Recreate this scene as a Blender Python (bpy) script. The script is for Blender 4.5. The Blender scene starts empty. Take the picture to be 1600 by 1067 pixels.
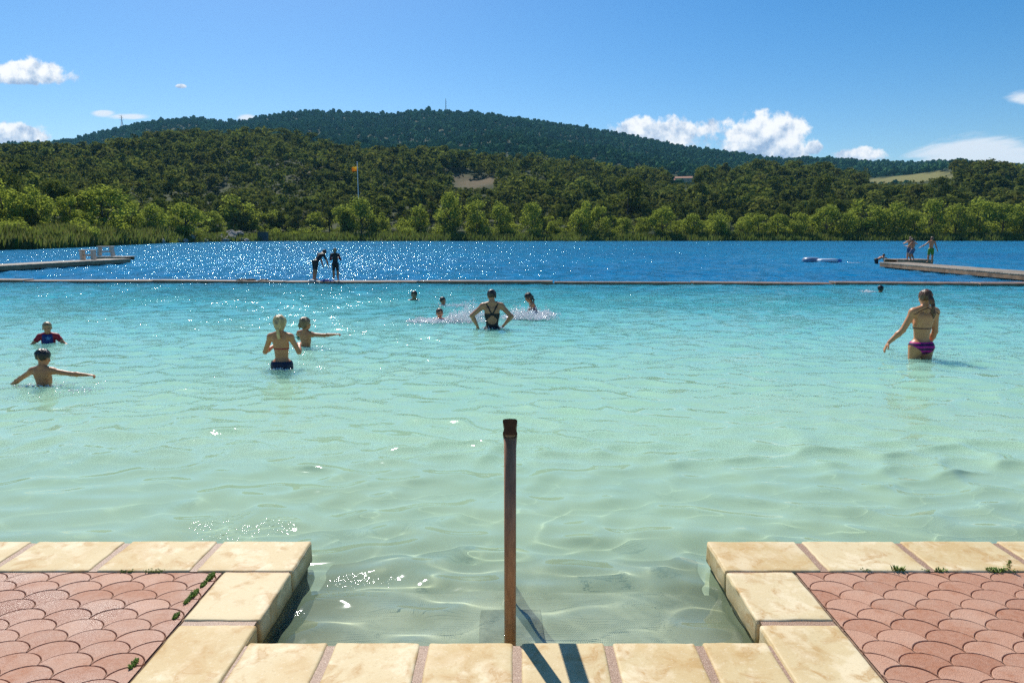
import bpy, bmesh, math, random
import numpy as np
from mathutils import Vector, Matrix

R = math.radians
rng = np.random.default_rng(11)
random.seed(11)
S = bpy.context.scene
COL = S.collection

# ------------------------------------------------------------------ camera, sky, sun, exposure
CAM_Z, PITCH, FPX = 1.8, R(8.92), 1067.0
cd = bpy.data.cameras.new('camera')
cd.lens, cd.sensor_width = 24.0, 36.0
cd.clip_start, cd.clip_end = 0.05, 30000
cam = bpy.data.objects.new('camera', cd)
COL.objects.link(cam)
cam.location = (0, 0, CAM_Z)
cam.rotation_euler = (math.pi / 2 - PITCH, 0, 0)
S.camera = cam

SUN_EL, SUN_AZ = R(47), R(-21.5)          # azimuth measured from +Y towards +X
sun_dir = Vector((math.sin(SUN_AZ) * math.cos(SUN_EL), math.cos(SUN_AZ) * math.cos(SUN_EL), math.sin(SUN_EL)))
sl = bpy.data.lights.new('sun', 'SUN')
sl.energy, sl.angle, sl.color = 5.0, R(0.53), (1.0, 0.95, 0.86)
sun = bpy.data.objects.new('sun', sl)
sl.cycles.is_caustics_light = True
COL.objects.link(sun)
sun.rotation_euler = sun_dir.to_track_quat('Z', 'Y').to_euler()

S.view_settings.view_transform = 'Standard'
S.view_settings.look = 'None'
S.view_settings.exposure = 0.2
S.view_settings.gamma = 1.0
S.render.engine = 'CYCLES'
S.cycles.max_bounces = 8
S.cycles.transparent_max_bounces = 8
S.cycles.volume_bounces = 0
S.cycles.use_denoising = False       # keeps the sun sparkles on the water crisp
S.cycles.sample_clamp_indirect = 3.0
S.cycles.caustics_reflective = False


def ray(px, py):
    """pixel of the 1600x1067 picture -> (dx/dy, dz/dy) in the world"""
    u, v = (px - 800) / FPX, (533.5 - py) / FPX
    y = math.cos(PITCH) + v * math.sin(PITCH)
    return u / y, (-math.sin(PITCH) + v * math.cos(PITCH)) / y


def at(px, py, z=0.0):
    dx, dz = ray(px, py)
    Y = (z - CAM_Z) / dz
    return Vector((dx * Y, Y, z))


def atY(px, py, Y):
    dx, dz = ray(px, py)
    return Vector((dx * Y, Y, CAM_Z + dz * Y))


# ------------------------------------------------------------------ node helpers
class NT:
    def __init__(s, tree):
        s.t = tree
        s.n, s.l = tree.nodes, tree.links

    def node(s, kind, **kw):
        n = s.n.new('ShaderNode' + kind)
        for k, v in kw.items():
            setattr(n, k, v)
        return n

    def put(s, sock, v):
        if v is None:
            return
        if isinstance(v, bpy.types.NodeSocket):
            s.l.new(v, sock)
        else:
            if hasattr(sock.default_value, '__len__') and not hasattr(v, '__len__'):
                v = (v,) * len(sock.default_value)
            if hasattr(sock.default_value, '__len__') and len(sock.default_value) == 4 and len(v) == 3:
                v = tuple(v) + (1,)
            sock.default_value = v

    def math(s, op, a, b=None, c=None, clamp=False):
        n = s.node('Math', operation=op, use_clamp=clamp)
        s.put(n.inputs[0], a)
        s.put(n.inputs[1], b)
        s.put(n.inputs[2], c)
        return n.outputs[0]

    def vmath(s, op, a, b=None, out=0):
        n = s.node('VectorMath', operation=op)
        s.put(n.inputs[0], a)
        if b is not None:
            s.put(n.inputs[3] if op == 'SCALE' else n.inputs[1], b)
        return n.outputs[out]

    def mix(s, f, a, b, blend='MIX'):
        n = s.node('Mix', data_type='RGBA', blend_type=blend)
        s.put(n.inputs[0], f)
        s.put(n.inputs[6], a)
        s.put(n.inputs[7], b)
        return n.outputs[2]

    def ramp(s, f, stops, interp='LINEAR'):
        n = s.node('ValToRGB')
        r = n.color_ramp
        r.interpolation = interp
        while len(r.elements) < len(stops):
            r.elements.new(0.5)
        for e, (p, c) in zip(r.elements, stops):
            e.position = p
            if not hasattr(c, '__len__'):
                c = (c, c, c)
            e.color = tuple(c) + (1,)
        s.put(n.inputs[0], f)
        return n.outputs[0]

    def mrange(s, v, a, b, c=0.0, d=1.0, smooth=False):
        n = s.node('MapRange', interpolation_type='SMOOTHSTEP' if smooth else 'LINEAR')
        s.put(n.inputs[0], v)
        for i, q in enumerate((a, b, c, d)):
            s.put(n.inputs[1 + i], q)
        return n.outputs[0]

    def noise(s, vec, scale, detail=3, rough=0.5, dist=0.0, color=False, dim='3D'):
        n = s.node('TexNoise', noise_dimensions=dim)
        s.put(n.inputs['Vector'], vec)
        s.put(n.inputs['Scale'], scale)
        s.put(n.inputs['Detail'], detail)
        s.put(n.inputs['Roughness'], rough)
        s.put(n.inputs['Distortion'], dist)
        return n.outputs['Color' if color else 'Fac']

    def bump(s, h, strength=0.3, dist=0.01, normal=None):
        n = s.node('Bump')
        s.put(n.inputs['Strength'], strength)
        s.put(n.inputs['Distance'], dist)
        s.put(n.inputs['Height'], h)
        if normal is not None:
            s.put(n.inputs['Normal'], normal)
        return n.outputs[0]

    def sep(s, v):
        n = s.node('SeparateXYZ')
        s.put(n.inputs[0], v)
        return n.outputs

    def comb(s, x, y, z=0.0):
        n = s.node('CombineXYZ')
        s.put(n.inputs[0], x)
        s.put(n.inputs[1], y)
        s.put(n.inputs[2], z)
        return n.outputs[0]

    def pos(s):
        return s.node('NewGeometry').outputs['Position']

    def obj(s):
        return s.node('TexCoord').outputs['Object']

    def attr(s, name, out='Color'):
        n = s.node('Attribute', attribute_name=name)
        return n.outputs[out]

    def rand(s):
        return s.node('ObjectInfo').outputs['Random']

    def principled(s, color, rough=0.6, normal=None, metallic=0.0, spec=0.5):
        n = s.node('BsdfPrincipled')
        s.put(n.inputs['Base Color'], color)
        s.put(n.inputs['Roughness'], rough)
        s.put(n.inputs['Metallic'], metallic)
        s.put(n.inputs['Specular IOR Level'], spec)
        if normal is not None:
            s.put(n.inputs['Normal'], normal)
        return n.outputs[0]

    def out(s, sh):
        o = s.node('OutputMaterial')
        s.l.new(sh, o.inputs[0])
        return o


MATS = {}


def new_mat(name):
    m = bpy.data.materials.new(name)
    m.use_nodes = True
    m.node_tree.nodes.clear()
    MATS[name] = m
    return m, NT(m.node_tree)


def simple_mat(name, color, rough=0.6, var=0.25, scale=6.0, bump=0.15, metallic=0.0, spec=0.4, bdist=0.004):
    m, t = new_mat(name)
    p = t.obj()
    f = t.noise(p, scale, 4, 0.6)
    dark = tuple(c * (1 - var) for c in color)
    lite = tuple(min(1, c * (1 + var)) for c in color)
    c = t.ramp(f, [(0.3, dark), (0.7, lite)])
    nb = t.bump(t.noise(p, scale * 6, 3), bump, bdist)
    t.out(t.principled(c, rough, nb, metallic, spec))
    return m


# ------------------------------------------------------------------ world: sky with clouds
W = bpy.data.worlds.new('World')
S.world = W
W.use_nodes = True
W.node_tree.nodes.clear()
t = NT(W.node_tree)
sky = t.node('TexSky', sky_type='NISHITA', sun_disc=False)
sky.sun_elevation = SUN_EL
sky.sun_rotation = SUN_AZ
sky.altitude = 400
sky.air_density, sky.dust_density, sky.ozone_density = 1.0, 0.6, 3.0
hs = t.node('HueSaturation')
t.put(hs.inputs['Saturation'], 1.42)
t.put(hs.inputs['Value'], 1.10)
t.put(hs.inputs['Color'], sky.outputs[0])
dirv = t.node('TexCoord').outputs['Generated']
dx_, dy_, dz_ = t.sep(dirv)
ys = t.math('MAXIMUM', dy_, 0.05)
B = t.math('DIVIDE', dx_, ys)
E = t.math('DIVIDE', dz_, ys)
be = t.comb(B, E, 0.0)
wob = t.noise(be, 9, 6, 0.62, 0.3)
wob2 = t.noise(be, 42, 5, 0.62, 0.2)
nz = t.math('ADD', t.math('MULTIPLY', t.math('SUBTRACT', wob, 0.5), 1.3), t.math('MULTIPLY', t.math('SUBTRACT', wob2, 0.5), 1.3))
CLOUDS = [  # px, py(base), half width, height up, height down, softness
    (40, 122, 80, 30, 12, 0), (20, 214, 64, 22, 12, 0), (282, 135, 10, 4, 4, 0),
    (1015, 214, 95, 32, 40, 0), (1190, 218, 84, 46, 40, 0), (1232, 244, 40, 26, 30, 0), (1272, 232, 16, 14, 10, 0),
    (1350, 242, 46, 14, 14, 0), (1540, 244, 118, 38, 24, 1), (1605, 154, 44, 18, 12, 2),     (205, 183, 44, 8, 6, 2), (160, 176, 26, 6, 8, 2), (385, 183, 22, 6, 8, 2)]
cum, wisp, shade = None, None, None
for (px, py, hw, hu, hd, kind) in CLOUDS:
    b0, e0 = ray(px, py)
    w, up, dn = hw / FPX, hu / FPX, hd / FPX
    db = t.math('DIVIDE', t.math('SUBTRACT', B, b0), w)
    de = t.math('SUBTRACT', E, e0)
    den = t.mrange(de, -0.0005, 0.0005, dn, up)
    de = t.math('DIVIDE', de, den)
    r = t.math('SQRT', t.math('ADD', t.math('MULTIPLY', db, db), t.math('MULTIPLY', de, de)))
    v = t.math('SUBTRACT', 1.0, r)
    if kind == 0:
        cum = v if cum is None else t.math('MAXIMUM', cum, v)
        sh = t.math('MULTIPLY', t.mrange(v, -0.1, 0.15), de)
        shade = sh if shade is None else t.math('ADD', shade, sh)
    else:
        v = t.math('SUBTRACT', v, 0.25 if kind == 2 else 0.0)
        wisp = v if wisp is None else t.math('MAXIMUM', wisp, v)
ca = t.mrange(t.math('ADD', cum, t.math('MULTIPLY', nz, 0.9)), 0.02, 0.30, 0, 1, True)
be2 = t.comb(t.math('MULTIPLY', B, 9), t.math('MULTIPLY', t.math('ADD', E, t.math('MULTIPLY', B, -0.12)), 55), 3.0)
wn = t.math('SUBTRACT', t.noise(be2, 1.0, 6, 0.6, 0.4), 0.5)
wa = t.math('MULTIPLY', t.mrange(t.math('ADD', wisp, t.math('MULTIPLY', wn, 1.5)), 0.0, 0.55, 0, 1, True), 0.9)
# cloud brightness: puffs lit from above, blue grey undersides
off = t.vmath('ADD', be, (-0.006, 0.010, 0.0))
n_a = t.noise(be, 26, 5, 0.6)
n_b = t.noise(off, 26, 5, 0.6)
rel = t.math('MULTIPLY', t.math('SUBTRACT', n_a, n_b), 3.2)
lum = t.math('ADD', t.math('ADD', 0.52, rel), t.math('MULTIPLY', shade, 0.42), clamp=True)
ccol = t.ramp(lum, [(0.0, (3.4, 4.6, 6.6)), (0.45, (6.6, 7.4, 8.6)), (0.8, (9.6, 9.7, 9.9)), (1.0, (10.2, 10.2, 10.2))])
front = t.math('GREATER_THAN', dy_, 0.06)
skyc = t.mix(t.math('MULTIPLY', ca, front), hs.outputs[0], ccol)
skyc = t.mix(t.math('MULTIPLY', wa, front), skyc, (8.2, 8.7, 9.4))
bg = t.node('Background')
t.put(bg.inputs[0], skyc)
bg.inputs[1].default_value = 0.092
o = t.node('OutputWorld')
t.l.new(bg.outputs[0], o.inputs[0])


# ------------------------------------------------------------------ object helpers
def tag(o, label=None, cat=None, group=None, kind=None):
    if label: o['label'] = label
    if cat: o['category'] = cat
    if group: o['group'] = group
    if kind: o['kind'] = kind
    return o


def empty(name, loc=(0, 0, 0), rz=0.0, label=None, cat=None, group=None):
    o = bpy.data.objects.new(name, None)
    o.empty_display_size = 0.2
    COL.objects.link(o)
    o.location = loc
    o.rotation_euler = (0, 0, rz)
    return tag(o, label, cat, group)


def link(name, me, mat=None, parent=None, loc=None):
    o = bpy.data.objects.new(name, me)
    COL.objects.link(o)
    if mat is not None and not me.materials:
        me.materials.append(MATS[mat] if isinstance(mat, str) else mat)
    if parent is not None:
        o.parent = parent
    if loc is not None:
        o.location = loc
    return o


def mesh_np(name, v, f, smooth=False):
    """v (n,3), f (m,k) with k = 3 or 4, or a list of such arrays"""
    fs = f if isinstance(f, list) else [f]
    me = bpy.data.meshes.new(name)
    v = np.asarray(v, dtype=np.float32)
    me.vertices.add(len(v))
    me.vertices.foreach_set('co', v.ravel())
    loops = np.concatenate([np.asarray(a, dtype=np.int32).ravel() for a in fs])
    tot = np.concatenate([np.full(len(a), np.asarray(a).shape[1], dtype=np.int32) for a in fs])
    start = np.concatenate([[0], np.cumsum(tot)[:-1]]).astype(np.int32)
    me.loops.add(len(loops))
    me.loops.foreach_set('vertex_index', loops)
    me.polygons.add(len(tot))
    me.polygons.foreach_set('loop_start', start)
    me.polygons.foreach_set('loop_total', tot)
    me.polygons.foreach_set('use_smooth', np.full(len(tot), smooth, dtype=bool))
    me.update(calc_edges=True)
    return me


def set_attr(me, name, vals, domain='POINT', kind='FLOAT'):
    a = me.attributes.new(name, kind, domain)
    vals = np.asarray(vals, dtype=np.float32)
    if kind == 'FLOAT':
        a.data.foreach_set('value', vals.ravel())
    else:
        if vals.shape[1] == 3:
            vals = np.concatenate([vals, np.ones((len(vals), 1), np.float32)], 1)
        a.data.foreach_set('color', vals.ravel())


class MB:
    """collects simple solids into one mesh"""
    def __init__(s):
        s.bm = bmesh.new()

    def box(s, c, d, rz=0.0, rx=0.0, ry=0.0, bev=0.0, seg=1):
        r = bmesh.ops.create_cube(s.bm, size=1.0)
        vs = r['verts']
        M = Matrix.Translation(c) @ Matrix.Rotation(rz, 4, 'Z') @ Matrix.Rotation(ry, 4, 'Y') @ Matrix.Rotation(rx, 4, 'X') @ Matrix.Diagonal((d[0], d[1], d[2], 1))
        bmesh.ops.transform(s.bm, matrix=M, verts=vs)
        if bev > 0:
            es = list({e for v in vs for e in v.link_edges})
            bmesh.ops.bevel(s.bm, geom=es, offset=bev, segments=seg, profile=0.6, affect='EDGES')
        return s

    def tube(s, pts, rad, n=8, cap=True):
        pts = [Vector(p) for p in pts]
        rads = rad if hasattr(rad, '__len__') else [rad] * len(pts)
        rings = []
        for i, p in enumerate(pts):
            d = (pts[min(i + 1, len(pts) - 1)] - pts[max(i - 1, 0)]).normalized()
            q = d.to_track_quat('Z', 'Y')
            rings.append([s.bm.verts.new(p + q @ Vector((math.cos(2 * math.pi * k / n) * rads[i], math.sin(2 * math.pi * k / n) * rads[i], 0))) for k in range(n)])
        for a, b in zip(rings, rings[1:]):
            for k in range(n):
                f = s.bm.faces.new((a[k], a[(k + 1) % n], b[(k + 1) % n], b[k]))
                f.smooth = True
        if cap:
            s.bm.faces.new(rings[0][::-1])
            s.bm.faces.new(rings[-1])
        return s

    def ball(s, c, r, seg=12, scale=(1, 1, 1)):
        ret = bmesh.ops.create_uvsphere(s.bm, u_segments=seg, v_segments=max(6, seg // 2 + 2), radius=r)
        bmesh.ops.transform(s.bm, matrix=Matrix.Translation(c) @ Matrix.Diagonal((*scale, 1)), verts=ret['verts'])
        for v in ret['verts']:
            for f in v.link_faces:
                f.smooth = True
        return s

    def poly(s, pts, h):
        """prism from a 2D outline: pts (x,y,z) bottom, extruded by h upwards"""
        a = [s.bm.verts.new(p) for p in pts]
        b = [s.bm.verts.new((p[0], p[1], p[2] + h)) for p in pts]
        n = len(a)
        s.bm.faces.new(a[::-1])
        s.bm.faces.new(b)
        for i in range(n):
            s.bm.faces.new((a[i], a[(i + 1) % n], b[(i + 1) % n], b[i]))
        return s

    def build(s, name, mat, parent=None, loc=None):
        bmesh.ops.recalc_face_normals(s.bm, faces=s.bm.faces)
        me = bpy.data.meshes.new(name)
        s.bm.to_mesh(me)
        s.bm.free()
        return link(name, me, mat, parent, loc)


def vnoise(x, y, seed=0):
    """smooth value noise on numpy arrays, about -1..1"""
    def h(i, j):
        n = (i * 374761393 + j * 668265263 + seed * 974634777) & 0xffffffff
        n = ((n ^ (n >> 13)) * 1274126177) & 0xffffffff
        return ((n ^ (n >> 16)) & 0xffff) / 32767.5 - 1.0
    x, y = np.asarray(x, float), np.asarray(y, float)
    i, j = np.floor(x).astype(np.int64), np.floor(y).astype(np.int64)
    u, v = x - i, y - j
    u, v = u * u * (3 - 2 * u), v * v * (3 - 2 * v)
    return (h(i, j) * (1 - u) + h(i + 1, j) * u) * (1 - v) + (h(i, j + 1) * (1 - u) + h(i + 1, j + 1) * u) * v


def sstep(x, a, b):
    q = np.clip((np.asarray(x, float) - a) / (b - a), 0, 1)
    return q * q * (3 - 2 * q)


# ------------------------------------------------------------------ setting: terrain
SHORE = [(-700, 405), (-200, 398), (0, 391), (60, 389.5), (120, 387), (200, 383), (260, 380), (330, 378), (420, 377), (900, 376.8), (1300, 376.6), (1700, 376.6), (2300, 377)]
MID = [(-700, 235), (0, 240), (60, 236), (120, 240), (200, 226), (280, 214), (330, 212), (400, 209), (455, 210), (500, 222), (560, 232), (620, 236), (680, 240), (760, 246), (850, 248),
       (930, 262), (1040, 270), (1120, 268), (1180, 262), (1250, 262), (1330, 272), (1400, 268), (1480, 258), (1540, 262), (1600, 270), (2300, 262)]
MNT = [(-700, 232), (0, 226), (80, 221), (130, 213), (190, 197), (240, 188), (300, 184), (350, 189), (392, 188), (410, 180), (480, 172), (560, 175), (610, 177), (660, 171), (740, 174), (850, 189),
       (950, 204), (1040, 223), (1120, 235), (1200, 246), (1300, 249), (1400, 253), (1500, 251), (1600, 258), (2300, 262)]


def prof(tab):
    b = np.array([ray(px, py)[0] for px, py in tab])
    e = np.array([ray(px, py)[1] for px, py in tab])
    return b, e


_sb, _se = prof(SHORE)
_mb, _me = prof(MID)
_tb, _te = prof(MNT)


def shore_Y(b):
    return -CAM_Z / np.interp(b, _sb, _se)


def terrain(b, Y):
    """ground height on the far side of the lake; b = X / Y"""
    b, Y = np.asarray(b, float), np.asarray(Y, float)
    X = b * Y
    ys = shore_Y(b)
    ym = 430 + 30 * vnoise(b * 5, b * 0 + 3.3, 5)
    zm = CAM_Z + ym * np.interp(b, _mb, _me) - 8.0
    yt = 1350 + 60 * vnoise(b * 6, b * 0 + 1.7, 9)
    zt = CAM_Z + yt * np.interp(b, _tb, _te) - 7.0
    bank = np.where(Y < ys, -2.5 + 2.3 * sstep(Y, ys - 14, ys), -0.2 + 1.1 * sstep(Y, ys, ys + 5) + 0.8 * sstep(Y, ys + 5, ys + 30))
    q = np.clip((Y - ys - 14) / (ym - ys - 14), 0, 1)
    z1 = bank + (zm - 1.7) * (0.25 * q + 0.75 * q * q * (3 - 2 * q))
    r = np.clip((Y - ym) / (yt - ym), 0, 1)
    dip = 18 * np.sin(np.pi * np.clip(r * 3, 0, 1))
    z2 = zm + (zt - zm) * (0.35 * r + 0.65 * r ** 1.6) - dip
    z3 = zt - 0.10 * np.maximum(Y - yt, 0)
    z = np.where(Y < ym, z1, np.where(Y < yt, z2, z3))
    lump = sstep(Y, ys + 25, ys + 120)
    z = z + lump * (1.8 * vnoise(X / 23, Y / 31, 1) + 0.8 * vnoise(X / 9, Y / 9, 2)) * (1 - sstep(Y, 380, 430))
    z = z + sstep(Y, 520, 700) * (1 - sstep(Y, 1150, 1320)) * (9 * vnoise(X / 140, Y / 120, 3) + 5 * vnoise(X / 60, Y / 60, 4))
    return z


def terr_hit(px, py, y0=180.0, y1=1600.0):
    b, e = ray(px, py)
    Y = np.linspace(y0, y1, 3000)
    d = terrain(np.full_like(Y, b), Y) - (CAM_Z + e * Y)
    k = np.argmax(d > 0)
    Yh = Y[k]
    return Vector((b * Yh, Yh, float(terrain(b, Yh))))


ncol, nrow = 300, 260
bb = np.linspace(-1.5, 1.5, ncol)
yy = 50 * (3200 / 50) ** np.linspace(0, 1, nrow)
Bg, Yg = np.meshgrid(bb, yy)
Zg = terrain(Bg, Yg)
V = np.stack([Bg * Yg, Yg, Zg], -1).reshape(-1, 3)
idx = np.arange(ncol * nrow).reshape(nrow, ncol)
F = np.stack([idx[:-1, :-1], idx[:-1, 1:], idx[1:, 1:], idx[1:, :-1]], -1).reshape(-1, 4)
m, t = new_mat('hill_ground')
p = t.pos()
n1 = t.noise(p, 0.05, 5, 0.6)
n2 = t.noise(p, 0.6, 4, 0.6)
col = t.ramp(n1, [(0.35, (0.026, 0.042, 0.013)), (0.55, (0.042, 0.056, 0.018)), (0.75, (0.085, 0.080, 0.035))])
col = t.mix(t.ramp(n2, [(0.4, 0.0), (0.7, 0.6)]), col, (0.035, 0.045, 0.016))
col = t.mix(t.math('MULTIPLY', t.attr('soil', 'Fac'), t.mrange(n1, 0.35, 0.6, 0.25, 0.65)), col, t.ramp(n2, [(0.3, (0.13, 0.085, 0.045)), (0.7, (0.26, 0.165, 0.10))]))
col = t.mix(t.attr('meadow', 'Fac'), col, t.ramp(n2, [(0.3, (0.15, 0.155, 0.045)), (0.7, (0.27, 0.23, 0.085))]))
t.out(t.principled(col, 0.9, t.bump(n2, 0.5, 0.4), 0, 0.1))
SOIL = [(742, 287, 38, 8), (330, 325, 14, 9), (485, 264, 18, 6), (705, 276, 22, 7)]
MEADOW = [(1422, 281, 66, 11)]
PATCH = []
soil = np.zeros(len(V))
mead = np.zeros(len(V))
for lst, arr in ((SOIL, soil), (MEADOW, mead)):
    for (px, py, hw, hh) in lst:
        c = terr_hit(px, py, 190)
        sx = hw / FPX * c.y
        sy = max(10, abs(terr_hit(px, py - hh, 190).y - terr_hit(px, py + hh, 190).y) / 2)
        sy = min(sy, 34 if lst is SOIL else 75)
        PATCH.append((c.x, c.y, sx, sy))
        d = np.sqrt(((V[:, 0] - c.x) / sx) ** 2 + ((V[:, 1] - c.y) / sy) ** 2)
        d = d + 0.35 * vnoise(V[:, 0] / 6, V[:, 1] / 6, 31)
        arr[:] = np.maximum(arr, 1 - sstep(d, 0.75, 1.15))
me = mesh_np('hills', V, F, True)
set_attr(me, 'soil', soil)
set_attr(me, 'meadow', mead)
tag(link('hills', me, 'hill_ground'), kind='structure')


def in_patch(x, y, grow=1.0):
    for (cx, cy, sx, sy) in PATCH:
        if ((x - cx) / (sx * grow)) ** 2 + ((y - cy) / (sy * grow)) ** 2 < 1:
            return True
    return False


# ------------------------------------------------------------------ setting: lake bed, water
DECK = 0.15                      # top of the coping above the water
XL, XR = at(487, 845, DECK).x, at(1104, 845, DECK).x
YF = at(800, 845, DECK).y        # front edge of the deck
YN = at(800, 1003, DECK).y       # water side edge of the near coping
CW = 0.335                       # width of a coping stone


def bed_z(Y):
    return np.interp(Y, [2.0, 4.1, 5.5, 8, 10, 12, 15, 20, 25, 28, 40, 300], [-0.42, -0.42, -0.52, -0.66, -0.74, -0.82, -0.92, -1.3, -1.9, -3.0, -6, -6])


xs = np.concatenate([[-400, -200, -100, -60], np.linspace(-40, 40, 81), [60, 100, 200, 400]])
ys_ = np.concatenate([np.linspace(1.0, 30, 117), np.linspace(33, 60, 12), [90, 140, 220, 300]])
Xg, Yg = np.meshgrid(xs, ys_)
Zg = bed_z(Yg) + 0.02 * vnoise(Xg * 1.3, Yg * 1.3, 12)
nr, nc = Xg.shape
idx = np.arange(nr * nc).reshape(nr, nc)
m, t = new_mat('lake_sand')
p = t.pos()
col = t.ramp(t.noise(p, 1.6, 5, 0.6), [(0.3, (0.60, 0.66, 0.52)), (0.7, (0.78, 0.82, 0.68))])
t.out(t.principled(col, 0.9, t.bump(t.noise(p, 8, 4), 0.3, 0.02), 0, 0.1))
me = mesh_np('lake_bed', np.stack([Xg, Yg, Zg], -1).reshape(-1, 3), np.stack([idx[:-1, :-1], idx[:-1, 1:], idx[1:, 1:], idx[1:, :-1]], -1).reshape(-1, 4), True)
tag(link('lake_bed', me, 'lake_sand'), kind='structure')

PONT_Y = at(800, 441, 0.0).y


def waves(X, Y, spacing):
    """short crested wind waves as a sum of trochoidal components"""
    r = np.random.default_rng(5)
    dx = np.zeros_like(X); dy = np.zeros_like(X); dz = np.zeros_like(X)
    open_ = sstep(Y, PONT_Y - 1.0, PONT_Y + 3.0)
    n = 110
    wl = 0.16 * (5.0 / 0.16) ** (np.arange(n) / (n - 1) * 0.98 + r.uniform(0, 0.02, n))
    calm = (0.80 + 0.25 * vnoise(X / 2.1, Y / 2.6, 41) + 0.2 * vnoise(X / 5.3, Y / 6.1, 42)) * (0.58 + 0.42 * sstep(Y, 3.6, 6.5))
    env = []
    for k in range(10):      # wavelets come in short groups with smooth water between them
        s_ = 0.55 * 1.15 ** k
        e = vnoise(X / (1.5 * s_) + 7.3 * k, Y / s_ + 3.1 * k, 80 + k)
        env.append(0.30 + 2.4 * np.clip(e, 0, 1) ** 1.2)
    for ci, L in enumerate(wl):
        th = R(-97) + r.normal(0, R(38))
        ph = r.uniform(0, 2 * math.pi)
        k = 2 * math.pi / L
        # slope carried by the component
        sl_ = 0.045 * math.exp(-((math.log(L / 0.42)) / 0.70) ** 2) + 0.006
        so = 0.040 * math.exp(-((math.log(L / 0.9)) / 0.7) ** 2) + 0.006
        a = (sl_ * (1 - open_) * calm * (env[(ci * 7) % 10] if L < 1.1 else 0.6) + so * open_) / k
        if L < 0.34:
            a = a * (1.25 + 0.65 * (1 - sstep(Y, 4.0, 6.5)))
        a = a * sstep(L / spacing, 2.5, 6.0)
        arg = k * (math.cos(th) * X + math.sin(th) * Y) + ph
        sn, cs = np.sin(arg), np.cos(arg)
        dz += a * cs
        dx -= 1.5 * a * math.cos(th) * sn
        dy -= 1.5 * a * math.sin(th) * sn
    return dx, dy, dz


ncol, nrow = 900, 1000
v_ = np.linspace(0, 1, nrow)
y_ = 1.9 * (330 / 1.9) ** v_
u_ = np.linspace(-1, 1, ncol)
Ug, Yg = np.meshgrid(u_, y_)
Wd = 1.9 + 0.86 * Yg + 90 * sstep(Yg, 30, 250)
Xg = Ug * Wd
sp = np.maximum(Wd * 2 / ncol, Yg * math.log(330 / 1.9) / nrow)
dx, dy, dz = waves(Xg, Yg, sp)
cap = 0.030 + 0.05 * sstep(Yg, 15, 30)
dz = cap * np.tanh(dz / cap)
V = np.stack([Xg + dx, Yg + dy, dz], -1).reshape(-1, 3)
idx = np.arange(nrow * ncol).reshape(nrow, ncol)
F = np.stack([idx[:-1, :-1], idx[:-1, 1:], idx[1:, 1:], idx[1:, :-1]], -1).reshape(-1, 4)
me = mesh_np('lake_water', V, F, True)
m, t = new_mat('lake_water')
p = t.pos()
px_, py_, pz_ = t.sep(p)
flat = t.comb(px_, py_, 0.0)
yj = t.math('ADD', py_, t.math('MULTIPLY', t.math('SUBTRACT', t.noise(flat, 0.25, 4, 0.6), 0.5), t.mrange(py_, 3, 20, 0.8, 9)))
lagoon = t.ramp(t.mrange(yj, 2.0, 30.0), [(0.0, (0.48, 0.63, 0.42)), (0.08, (0.455, 0.645, 0.425)), (0.20, (0.37, 0.63, 0.44)), (0.36, (0.23, 0.56, 0.475)), (0.55, (0.08, 0.43, 0.45)), (0.78, (0.018, 0.30, 0.41)), (0.9, (0.006, 0.19, 0.34))])
lake = t.ramp(t.noise(flat, 0.06, 4, 0.6), [(0.35, (0.001, 0.17, 0.38)), (0.65, (0.002, 0.23, 0.46))])
isl = t.mrange(py_, PONT_Y - 0.15, PONT_Y + 0.15)
body = t.mix(isl, lagoon, lake)
body = t.mix(t.mrange(t.noise(flat, 1.1, 4, 0.6, 0.6), 0.35, 0.7, 0.0, 0.22), body, t.mix(0.5, body, (0.55, 0.66, 0.50)))
# fine ripples the mesh is too coarse for, more of them with distance
rip = t.noise(t.comb(t.math('MULTIPLY', px_, 0.7), py_, 0.0), 7.0, 3, 0.55, 0.4)
chop = t.noise(t.comb(t.math('MULTIPLY', px_, 0.65), py_, 0.0), 2.6, 4, 0.62, 0.3)
stir = None          # water stirred up around the bathers and lapping at the stones
for (px, py, sx, sy) in ((370, 826, .42, .30), (75, 608, .9, .8), (455, 575, .7, .8), (495, 548, .7, .7), (565, 915, .22, .16), (740, 500, 1.3, 1.0), (830, 495, 1.1, .9), (440, 965, .12, .12), (1400, 410, 2.5, 3), (640, 470, 2.2, 1.5)):
    q = at(px, py, 0)
    d_ = t.math('ADD', t.math('POWER', t.math('DIVIDE', t.math('SUBTRACT', px_, q.x), sx), 2.0), t.math('POWER', t.math('DIVIDE', t.math('SUBTRACT', py_, q.y), sy), 2.0))
    v = t.math('SUBTRACT', 1.0, d_, clamp=True)
    stir = v if stir is None else t.math('MAXIMUM', stir, v)
stir = t.math('MULTIPLY', stir, t.mrange(t.noise(flat, 3.0, 3, 0.6), 0.38, 0.6))
gust = t.mrange(t.noise(flat, 0.45, 3, 0.6, 0.5), 0.44, 0.64, 0.12, 2.6)
nb = t.bump(rip, 1.0, t.math('MULTIPLY', gust, t.mrange(py_, 4, 16, 0.0008, 0.026)))
nb = t.bump(t.noise(flat, 26.0, 2, 0.5), 1.0, t.math('MULTIPLY', stir, 0.026), nb)
nb = t.bump(chop, 1.0, t.mrange(py_, 8, 45, 0.0, 0.175), nb)
fr = t.node('Fresnel')
backf = t.node('NewGeometry').outputs['Backfacing']
t.put(fr.inputs['IOR'], t.mrange(backf, 0, 1, 1.333, 0.75))
t.put(fr.inputs['Normal'], nb)
gl = t.node('BsdfGlossy')
gl.distribution = 'GGX'
t.put(gl.inputs['Color'], t.mix(t.mrange(py_, 4, 30), (0.88, 0.94, 0.98), (0.26, 0.40, 0.50)))
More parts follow.
